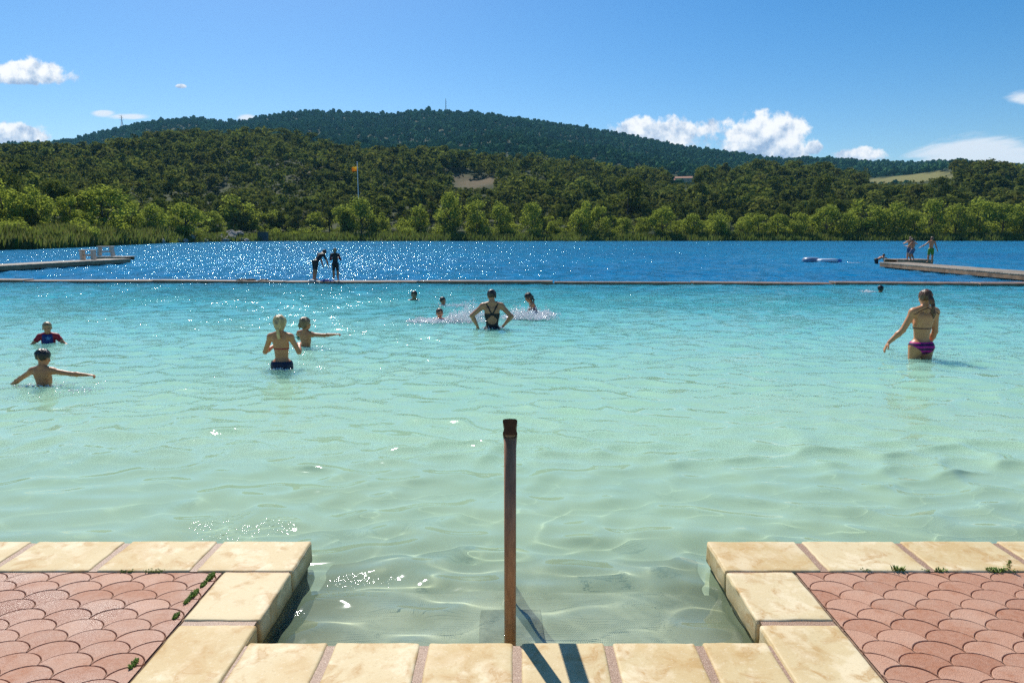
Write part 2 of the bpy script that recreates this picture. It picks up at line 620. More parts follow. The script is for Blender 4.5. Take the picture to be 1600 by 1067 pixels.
t.put(gl.inputs['Roughness'], t.mrange(py_, 3, 40, 0.03, 0.11))
t.put(gl.inputs['Normal'], nb)
df = t.node('SubsurfaceScattering', falloff='BURLEY')      # milky water: light spreads inside it
df.inputs['Scale'].default_value = 1.3
df.inputs['Radius'].default_value = (0.8, 1.0, 1.0)
t.put(df.inputs['Color'], body)
tr = t.node('BsdfRefraction')
tr.inputs['IOR'].default_value = 1.333
tr.inputs['Roughness'].default_value = 0.0
t.put(tr.inputs['Color'], t.ramp(t.mrange(py_, 2.5, 12), [(0.0, (0.95, 0.985, 0.93)), (0.3, (0.84, 0.96, 0.88)), (1.0, (0.6, 0.88, 0.78))]))
dif = t.node('BsdfDiffuse')
t.put(dif.inputs['Color'], body)
mb_ = t.node('MixShader')
t.put(mb_.inputs[0], t.mrange(py_, 5.0, 7.0, 0.0, 0.92))
t.l.new(dif.outputs[0], mb_.inputs[1])
t.l.new(df.outputs[0], mb_.inputs[2])
df = mb_
ms = t.node('MixShader')
opq = t.ramp(t.mrange(py_, 2.5, 12.5), [(0.0, 0.10), (0.07, 0.22), (0.16, 0.58), (0.34, 0.80), (1.0, 0.92)])
t.put(ms.inputs[0], opq)
t.l.new(tr.outputs[0], ms.inputs[1])
t.l.new(df.outputs[0], ms.inputs[2])
ms2 = t.node('MixShader')
t.l.new(fr.outputs[0], ms2.inputs[0])
t.l.new(ms.outputs[0], ms2.inputs[1])
t.l.new(gl.outputs[0], ms2.inputs[2])
t.out(ms2.outputs[0])
water = tag(link('lake_water', me, 'lake_water'), kind='structure')
water.cycles.is_caustics_caster = True       # the sun is focused on the bed through the ripples

# ------------------------------------------------------------------ paving with scallop tiles
m, t = new_mat('terracotta_tile')
p = t.pos()
tone = t.attr('tone', 'Fac')
g1 = t.noise(p, 7, 5, 0.62)
g2 = t.noise(p, 260, 2, 0.6)
g3 = t.noise(p, 55, 3, 0.6)
c1 = t.mix(tone, (0.385, 0.160, 0.083), (0.54, 0.295, 0.19))
c1 = t.mix(t.ramp(g1, [(0.52, 0.0), (0.70, 0.75)]), c1, (0.37, 0.125, 0.043))
c1 = t.mix(t.ramp(g3, [(0.35, 0.0), (0.75, 0.5)]), c1, (0.54, 0.32, 0.22))
c1 = t.mix(t.ramp(g2, [(0.56, 0.0), (0.66, 0.5)]), c1, (0.20, 0.085, 0.055))
wet = t.mrange(t.noise(p, 2.3, 4, 0.6), 0.40, 0.62)
wetx = t.math('MULTIPLY', wet, t.mrange(t.sep(p)[0], -1.2, 1.2, 1.0, 0.25))
c1 = t.mix(t.math('MULTIPLY', wetx, 0.35), c1, t.mix(1.0, c1, (0.62, 0.55, 0.52), 'MULTIPLY'))
rg = t.mix(wetx, (0.72,) * 3, (0.26,) * 3)
nb = t.bump(g2, 0.85, 0.0030)
nb = t.bump(g3, 0.5, 0.003, nb)
c1 = t.mix(t.math('MULTIPLY', t.mrange(t.noise(p, 3.4, 6, 0.7), 0.50, 0.72), 0.28), c1, (0.56, 0.43, 0.33))
t.out(t.principled(c1, rg, nb, 0, 0.40))
simple_mat('grout', (0.24, 0.16, 0.11), 0.9, 0.4, 30, 0.6)

m, t = new_mat('cream_stone')
ob = t.vmath('ADD', t.obj(), t.comb(t.math('MULTIPLY', t.rand(), 37.0), t.math('MULTIPLY', t.rand(), 91.0), 0.0))
a1 = t.noise(ob, 4.5, 5, 0.65, 0.3)
a2 = t.noise(ob, 9.0, 5, 0.6, 0.5)
a3 = t.noise(ob, 90, 3, 0.6)
a4 = t.noise(ob, 2.1, 3, 0.6)
c = t.mix(t.rand(), (0.59, 0.455, 0.235), (0.66, 0.535, 0.315))
c = t.mix(t.ramp(a1, [(0.50, 0.0), (0.58, 0.75)]), c, (0.76, 0.64, 0.42))
c = t.mix(t.ramp(a2, [(0.50, 0.0), (0.61, 0.45), (0.635, 0.78), (0.66, 0.5), (0.8, 0.6)]), c, (0.44, 0.245, 0.07))
c = t.mix(t.ramp(a4, [(0.50, 0.0), (0.66, 0.6)]), c, (0.52, 0.34, 0.13))
c = t.mix(t.ramp(a3, [(0.60, 0.0), (0.70, 0.35)]), c, (0.36, 0.25, 0.13))
c = t.mix(t.ramp(a3, [(0.30, 0.4), (0.40, 0.0)]), c, (0.74, 0.66, 0.50))
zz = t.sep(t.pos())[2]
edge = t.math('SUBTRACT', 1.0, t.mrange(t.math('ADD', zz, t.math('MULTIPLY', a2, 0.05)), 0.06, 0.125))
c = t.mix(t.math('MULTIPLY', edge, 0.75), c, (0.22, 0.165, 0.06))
nb = t.bump(a3, 0.35, 0.0015)
nb = t.bump(a2, 0.35, 0.004, nb)
t.out(t.principled(c, 0.62, nb, 0, 0.3))

m, t = new_mat('sandy_mortar')
p = t.pos()
f = t.noise(p, 240, 2, 0.6)
c = t.ramp(f, [(0.35, (0.24, 0.13, 0.075)), (0.6, (0.40, 0.25, 0.155)), (0.72, (0.58, 0.45, 0.34))])
t.out(t.principled(c, 0.5, t.bump(f, 0.8, 0.003), 0, 0.6))

m, t = new_mat('wet_stone')
p = t.pos()
f = t.noise(p, 9, 5, 0.65)
c = t.ramp(f, [(0.3, (0.12, 0.105, 0.045)), (0.55, (0.22, 0.19, 0.09)), (0.75, (0.34, 0.29, 0.16))])
t.out(t.principled(c, 0.6, t.bump(f, 0.6, 0.02), 0, 0.4))


def scallops(x0, x1, y0, y1):
    """fish scale tiles clipped to a rectangle; one surface of the setting"""
    bm = bmesh.new()
    lay = bm.verts.layers.float.new('tone')
    r, row, gap = 0.102, 0.082, 0.0018
    k = row / r
    out = [(r * math.cos(a), row * math.sin(a)) for a in np.linspace(0, math.pi, 17)]
    out += [(-r + r * math.cos(a), -row + row * math.sin(a)) for a in np.linspace(math.pi / 2, 0, 8)[1:]]
    out += [(r - r * math.cos(a), -row + row * math.sin(a)) for a in np.linspace(0, math.pi / 2, 8)[1:-1]]
    out = np.array(out)

    def inset(d):
        n = len(out)
        res = []
        for i in range(n):
            a, b, c_ = out[i - 1], out[i], out[(i + 1) % n]
            t1, t2 = b - a, c_ - b
            n1 = np.array([-t1[1], t1[0]]) / np.linalg.norm(t1)
            n2 = np.array([-t2[1], t2[0]]) / np.linalg.norm(t2)
            q = n1 + n2
            q = q / max(0.6, np.linalg.norm(q)) * 1.0
            res.append(b + q * d)
        return np.array(res)
    rings = [(inset(gap), -0.010), (inset(gap), -0.0030), (inset(gap + 0.0010), -0.0007), (inset(gap + 0.0028), 0.0)]
    j = 0
    y = y0 - 0.2
    while y < y1 + 0.2:
        x = x0 - 0.3 + (r if j % 2 else 0)
        while x < x1 + 0.3:
            tone, dz = random.random(), random.uniform(-0.0012, 0.0012)
            tx, ty = random.uniform(-.009, .009), random.uniform(-.009, .009)
            vr = []
            for ring, z in rings:
                vr.append([bm.verts.new((x + a, y + b, 0.143 + z + dz + tx * a + ty * b)) for a, b in ring])
                for v in vr[-1]:
                    v[lay] = tone
            n = len(out)
            for A, Bv in zip(vr, vr[1:]):
                for i in range(n):
                    f = bm.faces.new((A[i], A[(i + 1) % n], Bv[(i + 1) % n], Bv[i]))
                    f.smooth = True
            bm.faces.new(vr[-1])
            x += 2 * r
        y += row
        j += 1
    for co, no in (((x0, 0, 0), (-1, 0, 0)), ((x1, 0, 0), (1, 0, 0)), ((0, y0, 0), (0, -1, 0)), ((0, y1, 0), (0, 1, 0))):
        g = bm.verts[:] + bm.edges[:] + bm.faces[:]
        bmesh.ops.bisect_plane(bm, geom=g, plane_co=co, plane_no=no, clear_outer=True)
    bmesh.ops.recalc_face_normals(bm, faces=bm.faces)
    me = bpy.data.meshes.new('pavement')
    bm.to_mesh(me)
    bm.free()
    tag(link('pavement', me, 'terracotta_tile'), kind='structure')
    b = MB()
    b.box(((x0 + x1) / 2, (y0 + y1) / 2, 0.0), (x1 - x0 + 0.01, y1 - y0 + 0.01, 0.27))
    tag(b.build('pavement_bed', 'grout'), kind='structure')


GAPP = 0.014
scallops(-4.2, XL - CW - GAPP, 1.4, YF - CW + 0.010 - GAPP)
scallops(XR + CW + GAPP, 4.2, 1.4, YF - CW + 0.010 - GAPP)


def stone_mesh(x0, x1, y0, y1, z0=0.03, z1=DECK, bev=0.012):
    bm = bmesh.new()
    r = bmesh.ops.create_cube(bm, size=1.0)
    cx, cy, cz = (x0 + x1) / 2, (y0 + y1) / 2, (z0 + z1) / 2
    bmesh.ops.scale(bm, vec=(x1 - x0, y1 - y0, z1 - z0), verts=bm.verts)
    bmesh.ops.subdivide_edges(bm, edges=bm.edges[:], cuts=9, use_grid_fill=True)
    sharp = [e for e in bm.edges if len(e.link_faces) == 2 and e.link_faces[0].normal.dot(e.link_faces[1].normal) < 0.5]
    bmesh.ops.bevel(bm, geom=sharp, offset=bev, segments=3, profile=0.55, affect='EDGES', clamp_overlap=True)
    s = random.uniform(0, 50)
    for v in bm.verts:
        q = v.co
        d = 0.0024
        v.co = q + Vector((float(vnoise(q.y * 22 + s, q.z * 22, 1)) * d, float(vnoise(q.x * 22 + s, q.z * 22, 2)) * d, float(vnoise(q.x * 9 + s, q.y * 9, 3)) * d * 0.7))
        v.co += Vector((float(vnoise(q.y * 60 + s, q.x * 9, 4)), float(vnoise(q.x * 60 + s, q.y * 9, 5)), 0)) * 0.0012
    for f in bm.faces:
        f.smooth = True
    me = bpy.data.meshes.new('coping_stone')
    bm.to_mesh(me)
    bm.free()
    return me, Vector((cx, cy, cz))


def coping_run(name, label, stones, walls, mortars, base):
    root = empty(name, base, 0, label, 'stone coping')
    for s in stones:
        me, c = stone_mesh(*s)
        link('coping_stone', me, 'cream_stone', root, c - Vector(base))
    b = MB()
    for (x0, x1, y0, y1, z0, z1) in mortars:
        b.box(((x0 + x1) / 2 - base[0], (y0 + y1) / 2 - base[1], (z0 + z1) / 2 - base[2]), (x1 - x0, y1 - y0, z1 - z0))
    b.build('mortar_bed', 'sandy_mortar', root)
    b = MB()
    for (x0, x1, y0, y1, z0, z1) in walls:
        b.box(((x0 + x1) / 2 - base[0], (y0 + y1) / 2 - base[1], (z0 + z1) / 2 - base[2]), (x1 - x0, y1 - y0, z1 - z0))
    b.build('retaining_wall', 'wet_stone', root)


J = 0.034
for sgn, X0, nm, lab in ((-1, XL, 'coping_edge', 'cream stone coping with mortar joints along the wet left terrace, L shaped around the steps'),
                         (1, XR, 'coping_edge', 'cream stone coping with mortar joints along the dry right terrace, small weed growing beside it')):
    st, mo = [], []
    x = X0
    L = 0.475 if sgn < 0 else 0.49
    for k in range(7):
        a, b_ = x, x + sgn * (L + random.uniform(-0.012, 0.012))
        st.append((min(a, b_), max(a, b_), YF - CW, YF + random.uniform(-.003, .003)))
        x = b_ + sgn * J
    far = x
    ylim = YF - CW
    ys1 = at(800, 972, DECK).y
    ys = [ylim - 0.012, ys1 + J / 2, ys1 - J / 2, ys1 - J / 2 - 0.47, ys1 - 0.47 - 1.5 * J, ys1 - 0.47 - 1.5 * J - 0.5]
    for k in range(0, 6, 2):
        xa, xb = X0, X0 + sgn * CW
        st.append((min(xa, xb), max(xa, xb), ys[k + 1], ys[k]))
    lo, hi = min(X0, far) + (0.016 if sgn > 0 else 0), max(X0, far) - (0.016 if sgn < 0 else 0)
    mo.append((lo, hi, YF - CW + 0.004, YF - 0.016, 0.045, DECK - 0.006))
    xa, xb = sorted((X0 + sgn * 0.016, X0 + sgn * (CW - 0.004)))
    mo.append((xa, xb, 1.5, YF - CW + 0.002, 0.046, DECK - 0.007))
    xw = sorted((X0 + sgn * 0.022, X0 + sgn * 3.4))
    xw2 = sorted((X0 + sgn * 0.0225, X0 + sgn * 0.32))
    wl = [(xw[0], xw[1], YF - 0.25, YF - 0.022, -0.6, 0.028), (xw2[0], xw2[1], 1.6, YF - 0.2505, -0.6, 0.0275)]
    coping_run(nm, lab, st, wl, mo, (X0 + sgn * 0.17, YF - 0.17, 0.0))

jx = [-1.085, -0.735, -0.362, 0.020, 0.392, 0.762, XR - 0.02]
jx = [at(px, 1003, DECK).x for px in (383, 519, 664, 808, 950, 1091, 1213)]
jx[0], jx[-1] = XL - 0.002, XR + 0.002
st = [(jx[k] + J / 2, jx[k + 1] - J / 2, 1.75, YN + random.uniform(-.003, .003)) for k in range(6)]
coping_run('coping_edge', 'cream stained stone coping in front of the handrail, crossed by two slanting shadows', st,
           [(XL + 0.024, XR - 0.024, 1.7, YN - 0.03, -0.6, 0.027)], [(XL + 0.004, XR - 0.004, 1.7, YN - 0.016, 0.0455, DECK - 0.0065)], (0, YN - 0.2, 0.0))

# submerged steps below the handrail
b = MB()
b.box((0.0, 2.95, -0.32), (XR - XL + 0.0, 0.86, 0.36), bev=0.015)
b.box((0.0, 3.62, -0.45), (XR - XL + 0.0, 0.46, 0.30), bev=0.015)
m, t = new_mat('step_stone')
p = t.pos()
f = t.noise(p, 5, 5, 0.65)
c = t.ramp(f, [(0.3, (0.50, 0.51, 0.38)), (0.6, (0.70, 0.70, 0.56)), (0.8, (0.78, 0.78, 0.64))])
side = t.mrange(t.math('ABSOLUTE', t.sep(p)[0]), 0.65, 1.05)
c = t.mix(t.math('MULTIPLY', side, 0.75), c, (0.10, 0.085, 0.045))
t.out(t.principled(c, 0.8, t.bump(f, 0.5, 0.02), 0, 0.2))
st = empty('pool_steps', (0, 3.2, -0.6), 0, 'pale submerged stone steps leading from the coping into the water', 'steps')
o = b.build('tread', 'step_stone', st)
o.location = (0, -3.2, 0.6)
b = MB()
b.box((0.0, 2.98, -0.139), (0.30, 0.42, 0.012), rz=0.05, bev=0.004)
simple_mat('dark_slab', (0.40, 0.39, 0.31), 0.8, 0.4, 12, 0.4)
o = b.build('footing_slab', 'dark_slab', st)
o.location = (0, -3.2, 0.6)

# ------------------------------------------------------------------ handrail
m, t = new_mat('rusty_brown')
ob = t.obj()
st_ = t.vmath('MULTIPLY', ob, (1.0, 1.0, 0.12))
f = t.noise(st_, 60, 4, 0.65)
f2 = t.noise(ob, 14, 4, 0.6)
c = t.ramp(f, [(0.3, (0.24, 0.105, 0.05)), (0.55, (0.40, 0.195, 0.095)), (0.8, (0.52, 0.30, 0.17))])
c = t.mix(t.ramp(f2, [(0.5, 0.0), (0.75, 0.6)]), c, (0.20, 0.10, 0.055))
t.out(t.principled(c, 0.5, t.bump(f, 0.4, 0.002), 0.0, 0.5))
PY_ = 2.735
topz = atY(797, 682, PY_).z
hr = empty('handrail', (-0.008, PY_, -0.11), 0, 'rusty brown metal handrail post standing in the water before the steps', 'handrail')


def post(len_, y):
    b = MB()
    w = 0.0255
    prof_ = [(w * math.copysign(abs(math.cos(a)) ** 0.55, math.cos(a)), w * math.copysign(abs(math.sin(a)) ** 0.55, math.sin(a))) for a in np.linspace(0, 2 * math.pi, 20, endpoint=False)]
    b.poly([(x, yy_ + y, 0) for x, yy_ in prof_], len_)
    for f in b.bm.faces:
        f.smooth = len(f.verts) == 4
    return b


post(topz + 0.11, 0).build('post', 'rusty_brown', hr)
SLOPE = 0.42
post(topz + 0.11 - 0.02 + 0.6 - SLOPE * 0.52, 0.52).build('post', 'rusty_brown', hr, (0, 0, -0.6))
b = MB()
b.tube([(0, 0, topz + 0.11), (0, 0, topz + 0.125)], 0.021, 14)
simple_mat('pale_wood', (0.42, 0.27, 0.15), 0.6, 0.3, 40)
b.build('bracket', 'pale_wood', hr)
hg = [(-.030, 0), (-.029, .010), (-.024, .022), (-.0225, .032), (-.025, .046), (-.030, .058), (-.029, .066), (-.02, .070), (0, .0715),
      (.02, .070), (.029, .066), (.030, .058), (.025, .046), (.0225, .032), (.024, .022), (.029, .010), (.030, 0), (0.015, -.003), (-.015, -.003)]
b = MB()
rings = []
for y in (-0.035, 0.2, 0.4, 0.60):
    rings.append([b.bm.verts.new((x, y, topz + 0.122 + z * 0.92 - SLOPE * max(y, -0.02))) for x, z in hg])
for A, Bv in zip(rings, rings[1:]):
    for i in range(len(hg)):
        b.bm.faces.new((A[i], A[(i + 1) % len(hg)], Bv[(i + 1) % len(hg)], Bv[i])).smooth = True
b.bm.faces.new(rings[0])
b.bm.faces.new(rings[-1][::-1])
simple_mat('dark_rust', (0.07, 0.032, 0.017), 0.5, 0.35, 40)
b.build('rail', 'dark_rust', hr)

# ------------------------------------------------------------------ floating pontoon across the bathing area
simple_mat('wet_wood', (0.27, 0.155, 0.08), 0.42, 0.45, 2.5, 0.4)
simple_mat('grey_wood', (0.36, 0.29, 0.21), 0.6, 0.35, 2.5, 0.4)
simple_mat('dark_float', (0.03, 0.028, 0.025), 0.5, 0.3, 8)
pa, pb = at(-150, 437.0, 0.06), at(1750, 443.4, 0.06)
pn = empty('pontoon', (pa + pb) / 2 * 1.0, 0, 'long low brown wooden pontoon floating right across the lake', 'pontoon')
dvec = (pb - pa)
ang = math.atan2(dvec.y, dvec.x)
nseg = 9
for k in range(nseg):
    c = pa + dvec * ((k + 0.5) / nseg)
    L = dvec.length / nseg - 0.07
    b = MB()
    tilt = random.uniform(-0.007, 0.007)
    for w in (-0.21, 0.0, 0.21):
        b.box(Vector((0, w, 0)), (L, 0.195, 0.05), bev=0.008)
    b.box(Vector((0, -0.30, -0.05)), (L, 0.05, 0.13), bev=0.008)
    o = b.build('deck_segment', 'wet_wood', pn)
    o.location = c - pn.location + Vector((0, 0, random.uniform(-0.02, 0.01)))
    o.rotation_euler = (random.uniform(-0.03, 0.03), tilt, ang + random.uniform(-.004, .004))

# ------------------------------------------------------------------ side docks


def dock(label, a, b_, width, z, plank_mat, n=6):
    d = b_ - a
    L, ang = d.length, math.atan2(d.y, d.x)
    root = empty('dock', (a.x, a.y, 0), ang, label, 'dock')
    b = MB()
    step = 0.16
    k = 0
    while k * step < L:
        b.box((k * step + step / 2, 0, z - 0.03 + random.uniform(-.006, .006)), (step - 0.014, width, 0.045), bev=0.004)
        k += 1
    b.build('deck_board', plank_mat, root)
    for s in (-1, 1):
        b = MB()
        b.box((L / 2, s * (width / 2 - 0.06), z - 0.15), (L, 0.09, 0.19), bev=0.006)
        b.build('side_beam', 'wet_wood', root)
    for q in range(n):
        b = MB()
        b.box((0.8 + (L - 1.6) * q / (n - 1), 0, z - 0.36), (1.2, width * 0.8, 0.34), bev=0.06, seg=2)
        b.build('float', 'dark_float', root)
    return root


dz = 0.30
la, lb = at(-330, 431, dz), at(184, 404.0, dz)
dock('low weathered grey dock reaching out from the left shore, carrying pale benches', la, lb, 1.7, dz, 'grey_wood')
dock('short dark floating platform moored at the end of the left dock', at(150, 400.5, .32), at(202, 400.5, .32), 1.3, .32, 'grey_wood', 3)
ra, rb = at(1840, 444, dz), at(1398, 409.5, dz)
dock('low weathered brown dock reaching in from the right shore with children standing on it', ra, rb, 1.6, dz, 'grey_wood')
dock('dark floating platform beyond the right dock, behind the standing children', at(1392, 404.8, .36), at(1447, 404.8, .36), 1.5, .36, 'wet_wood', 3)


def bench(label, base, w, h, splay):
    root = empty('bench', base, 0, label, 'bench', 'pale benches on the left dock')
    b = MB()
    b.box((0, 0, h - 0.03), (w, 0.42, 0.06), bev=0.012)
    b.build('seat', 'white_paint', root)
    for s in (-1, 1):
        b = MB()
        b.box((s * (w / 2 - 0.10), 0, h / 2 - 0.03), (0.13, 0.38, h - 0.07), ry=-s * splay, bev=0.012)
        b.build('leg', 'white_paint', root)
    b = MB()
    b.box((0, 0, h * 0.45), (w - 0.25, 0.05, 0.09), bev=0.01)
    b.build('stretcher', 'white_paint', root)


simple_mat('white_paint', (0.56, 0.46, 0.36), 0.5, 0.18, 6)
bench('pale wooden bench with straight legs, left one on the dock', at(138, 406.0, dz), 0.85, 0.60, 0.0)
bench('taller pale wooden bench with splayed legs on the platform at the dock end', at(166, 400.0, .33), 1.05, 0.66, 0.16)

# ------------------------------------------------------------------ vegetation


def foliage_mat(name, dark, lite, trans, warm=(0.10, 0.085, 0.03), warm_amt=0.35):
    m, t = new_mat(name)
    tone = t.attr('tone', 'Fac')
    hue = t.attr('hue', 'Fac')
    c = t.mix(tone, dark, lite)
    c = t.mix(t.math('MULTIPLY', hue, warm_amt), c, warm)
    rnd = t.rand()
    c = t.mix(t.mrange(rnd, 0, 1, 0, 0.35), c, t.mix(0.5, c, dark))
    d = t.node('BsdfDiffuse')
    t.put(d.inputs[0], c)
    tl = t.node('BsdfTranslucent')
    t.put(tl.inputs[0], t.mix(0.35, c, (lite[0] * 1.5, lite[1] * 1.5, lite[2] * 0.9)))
    ms = t.node('MixShader')
    ms.inputs[0].default_value = trans
    t.l.new(d.outputs[0], ms.inputs[1])
    t.l.new(tl.outputs[0], ms.inputs[2])
    t.out(ms.outputs[0])
    return m


foliage_mat('willow_leaves', (0.085, 0.125, 0.018), (0.37, 0.43, 0.082), 0.50, (0.24, 0.23, 0.05), 0.4)
foliage_mat('pine_needles', (0.020, 0.038, 0.010), (0.185, 0.22, 0.050), 0.38, (0.145, 0.105, 0.035), 0.5)
foliage_mat('mountain_needles', (0.014, 0.060, 0.036), (0.095, 0.20, 0.080), 0.25, (0.10, 0.115, 0.035), 0.4)
foliage_mat('reed_leaves', (0.055, 0.090, 0.018), (0.18, 0.23, 0.055), 0.40, (0.20, 0.15, 0.075), 0.9)
simple_mat('bark', (0.085, 0.062, 0.045), 0.9, 0.4, 4, 0.5)


def leaf_quads(C, N, size, g, asp=0.55):
    """one small leaf shaped quad per point"""
    n = len(C)
    N = N / np.maximum(1e-6, np.linalg.norm(N, axis=1, keepdims=True))
    a = g.normal(size=(n, 3))
    T = np.cross(N, a)
    T /= np.maximum(1e-6, np.linalg.norm(T, axis=1, keepdims=True))
    Bv = np.cross(N, T)
    s = (size * g.uniform(0.6, 1.35, n))[:, None]
    V = np.stack([C - T * s, C - Bv * s * asp, C + T * s, C + Bv * s * asp], 1).reshape(-1, 3)
    F = np.arange(4 * n).reshape(n, 4)
    return V, F


def crown_points(kind, n, g):
    """points, outward directions and tones of a crown of height 1 (z from 0 ground to 1 top)"""
    P, D, Tn = [], [], []
    if kind == 'willow':
        nc = g.integers(24, 34)
        z0 = 0.0
        cl = []
        for i in range(nc):
            h = g.uniform(0.0, 1.0)
            wid = 0.36 * (math.sin(math.pi * (0.12 + 0.80 * h)) ** 0.7)
            a = g.uniform(0, 2 * math.pi)
            r = wid * math.sqrt(g.uniform(0.15, 1.0)) * 0.80
            cl.append((r * math.cos(a), r * math.sin(a), z0 + 0.14 + h * 0.74, g.uniform(0.085, 0.165)))
    elif kind == 'bush':
        nc = g.integers(10, 15)
        cl = []
        for i in range(nc):
            a, r = g.uniform(0, 2 * math.pi), 0.48 * math.sqrt(g.uniform(0, 1))
            cl.append((r * math.cos(a), r * math.sin(a), 0.22 + g.uniform(0, 0.55) * (1 - r), g.uniform(0.16, 0.26)))
    elif kind == 'pine':
        nc = g.integers(15, 22)
        cl = []
        top = g.uniform(0.75, 1.0)
        for i in range(nc):
            h = g.uniform(0.0, 1.0)
            wid = 0.30 * (1 - h) ** 0.55 * (0.35 + 0.65 * min(1, h / 0.22)) + 0.03
            a = g.uniform(0, 2 * math.pi)
            r = wid * math.sqrt(g.uniform(0.1, 1.0))
            cl.append((r * math.cos(a), r * math.sin(a), 0.24 + h * 0.68, g.uniform(0.075, 0.125)))
    else:  # umbrella topped pine with a bare lower trunk
        nc = g.integers(12, 17)
        cl = []
        for i in range(nc):
            h = g.uniform(0.0, 1.0) ** 0.8
            wid = 0.30 * math.sqrt(max(0.02, 1 - (h - 0.35) ** 2 / 0.46))
            a = g.uniform(0, 2 * math.pi)
            r = wid * math.sqrt(g.uniform(0.1, 1.0))
            cl.append((r * math.cos(a), r * math.sin(a), 0.45 + h * 0.46, g.uniform(0.075, 0.13)))
    w = np.array([c[3] ** 2 for c in cl])
    cnt = np.maximum(3, (w / w.sum() * n)).astype(int)
    for (x, y, z, r), k in zip(cl, cnt):
        d = g.normal(size=(k, 3))
        d /= np.linalg.norm(d, axis=1, keepdims=True)
        rr = r * g.uniform(0.35, 1.12, (k, 1)) ** 0.6
        sq = np.array([1.0, 1.0, 0.78 if kind != 'willow' else 0.95])
        P.append(np.array([x, y, z]) + d * rr * sq)
        D.append(d + np.array([0, 0, 0.35]) + g.normal(size=(k, 3)) * (0.5 if kind in ('willow', 'bush') else 0.32))
        Tn.append(np.clip(g.uniform(0.25, 0.70) + g.normal(size=k) * 0.15, 0, 1))
    return np.concatenate(P), np.concatenate(D), np.concatenate(Tn)


def crown_mesh(kind, n, size, seed):
    g = np.random.default_rng(seed)
    P, D, Tn = crown_points(kind, n, g)
    V, F = leaf_quads(P, D, size, g)
    me = mesh_np('crown', V, F)
    set_attr(me, 'tone', np.repeat(Tn, 4))
    set_attr(me, 'hue', np.repeat(np.clip(g.uniform(0, 0.5) + g.normal(size=len(P)) * 0.15, 0, 1), 4))
    return me


def trunk_mesh(kind, seed):
    g = random.Random(seed)
    b = MB()
    top = 0.72 if kind != 'pine' else 0.86
    lean = (g.uniform(-.04, .04), g.uniform(-.04, .04))
    pts = [(lean[0] * q * q, lean[1] * q * q, q * top - 0.03) for q in (0, 0.25, 0.5, 0.75, 1.0)]
    b.tube(pts, [0.026, 0.020, 0.016, 0.010, 0.004], 6)
    for k in range(6 if kind != 'pine' else 8):
        h = g.uniform(0.24, 0.62) if kind != 'umbrella' else g.uniform(0.42, 0.66)
        a = g.uniform(0, 6.28)
        L = g.uniform(0.14, 0.26)
        up = 0.8 if kind == 'willow' else 0.25
        p0 = Vector((lean[0] * h * h, lean[1] * h * h, h * top))
        d = Vector((math.cos(a), math.sin(a), up))
        b.tube([p0, p0 + d * L * 0.5 + Vector((0, 0, 0.01)), p0 + d * L + Vector((0, 0, 0.04))], [0.010, 0.007, 0.003], 5)
    bm = b.bm
    me = bpy.data.meshes.new('trunk')
    bm.to_mesh(me)
    bm.free()
    me.materials.append(MATS['bark'])
    return me


PROTO = {}
for kind, cnt, n, size, mat in (('willow', 7, 2600, 0.025, 'willow_leaves'), ('bush', 3, 700, 0.040, 'willow_leaves'),
                                ('pine', 6, 1700, 0.025, 'pine_needles'), ('umbrella', 4, 1400, 0.027, 'pine_needles')):
    PROTO[kind] = []
    for i in range(cnt):
        cm = crown_mesh(kind, n, size, 100 * cnt + i)
        cm.materials.append(MATS[mat])
        PROTO[kind].append((cm, trunk_mesh(kind, 31 * i + cnt)))


def tree(name, kind, x, y, h, wide, label, cat, group=None, z=None, var=None):
    if z is None:
        z = float(terrain(x / y, y))
    root = empty(name, (x, y, z - 0.05), random.uniform(0, 6.28), label, cat, group)
    root.scale = (h * wide, h * wide, h)
    cm, tm = PROTO[kind][random.randrange(len(PROTO[kind])) if var is None else var % len(PROTO[kind])]
    link('trunk', tm, None, root)
    link('crown', cm, None, root)
    return root


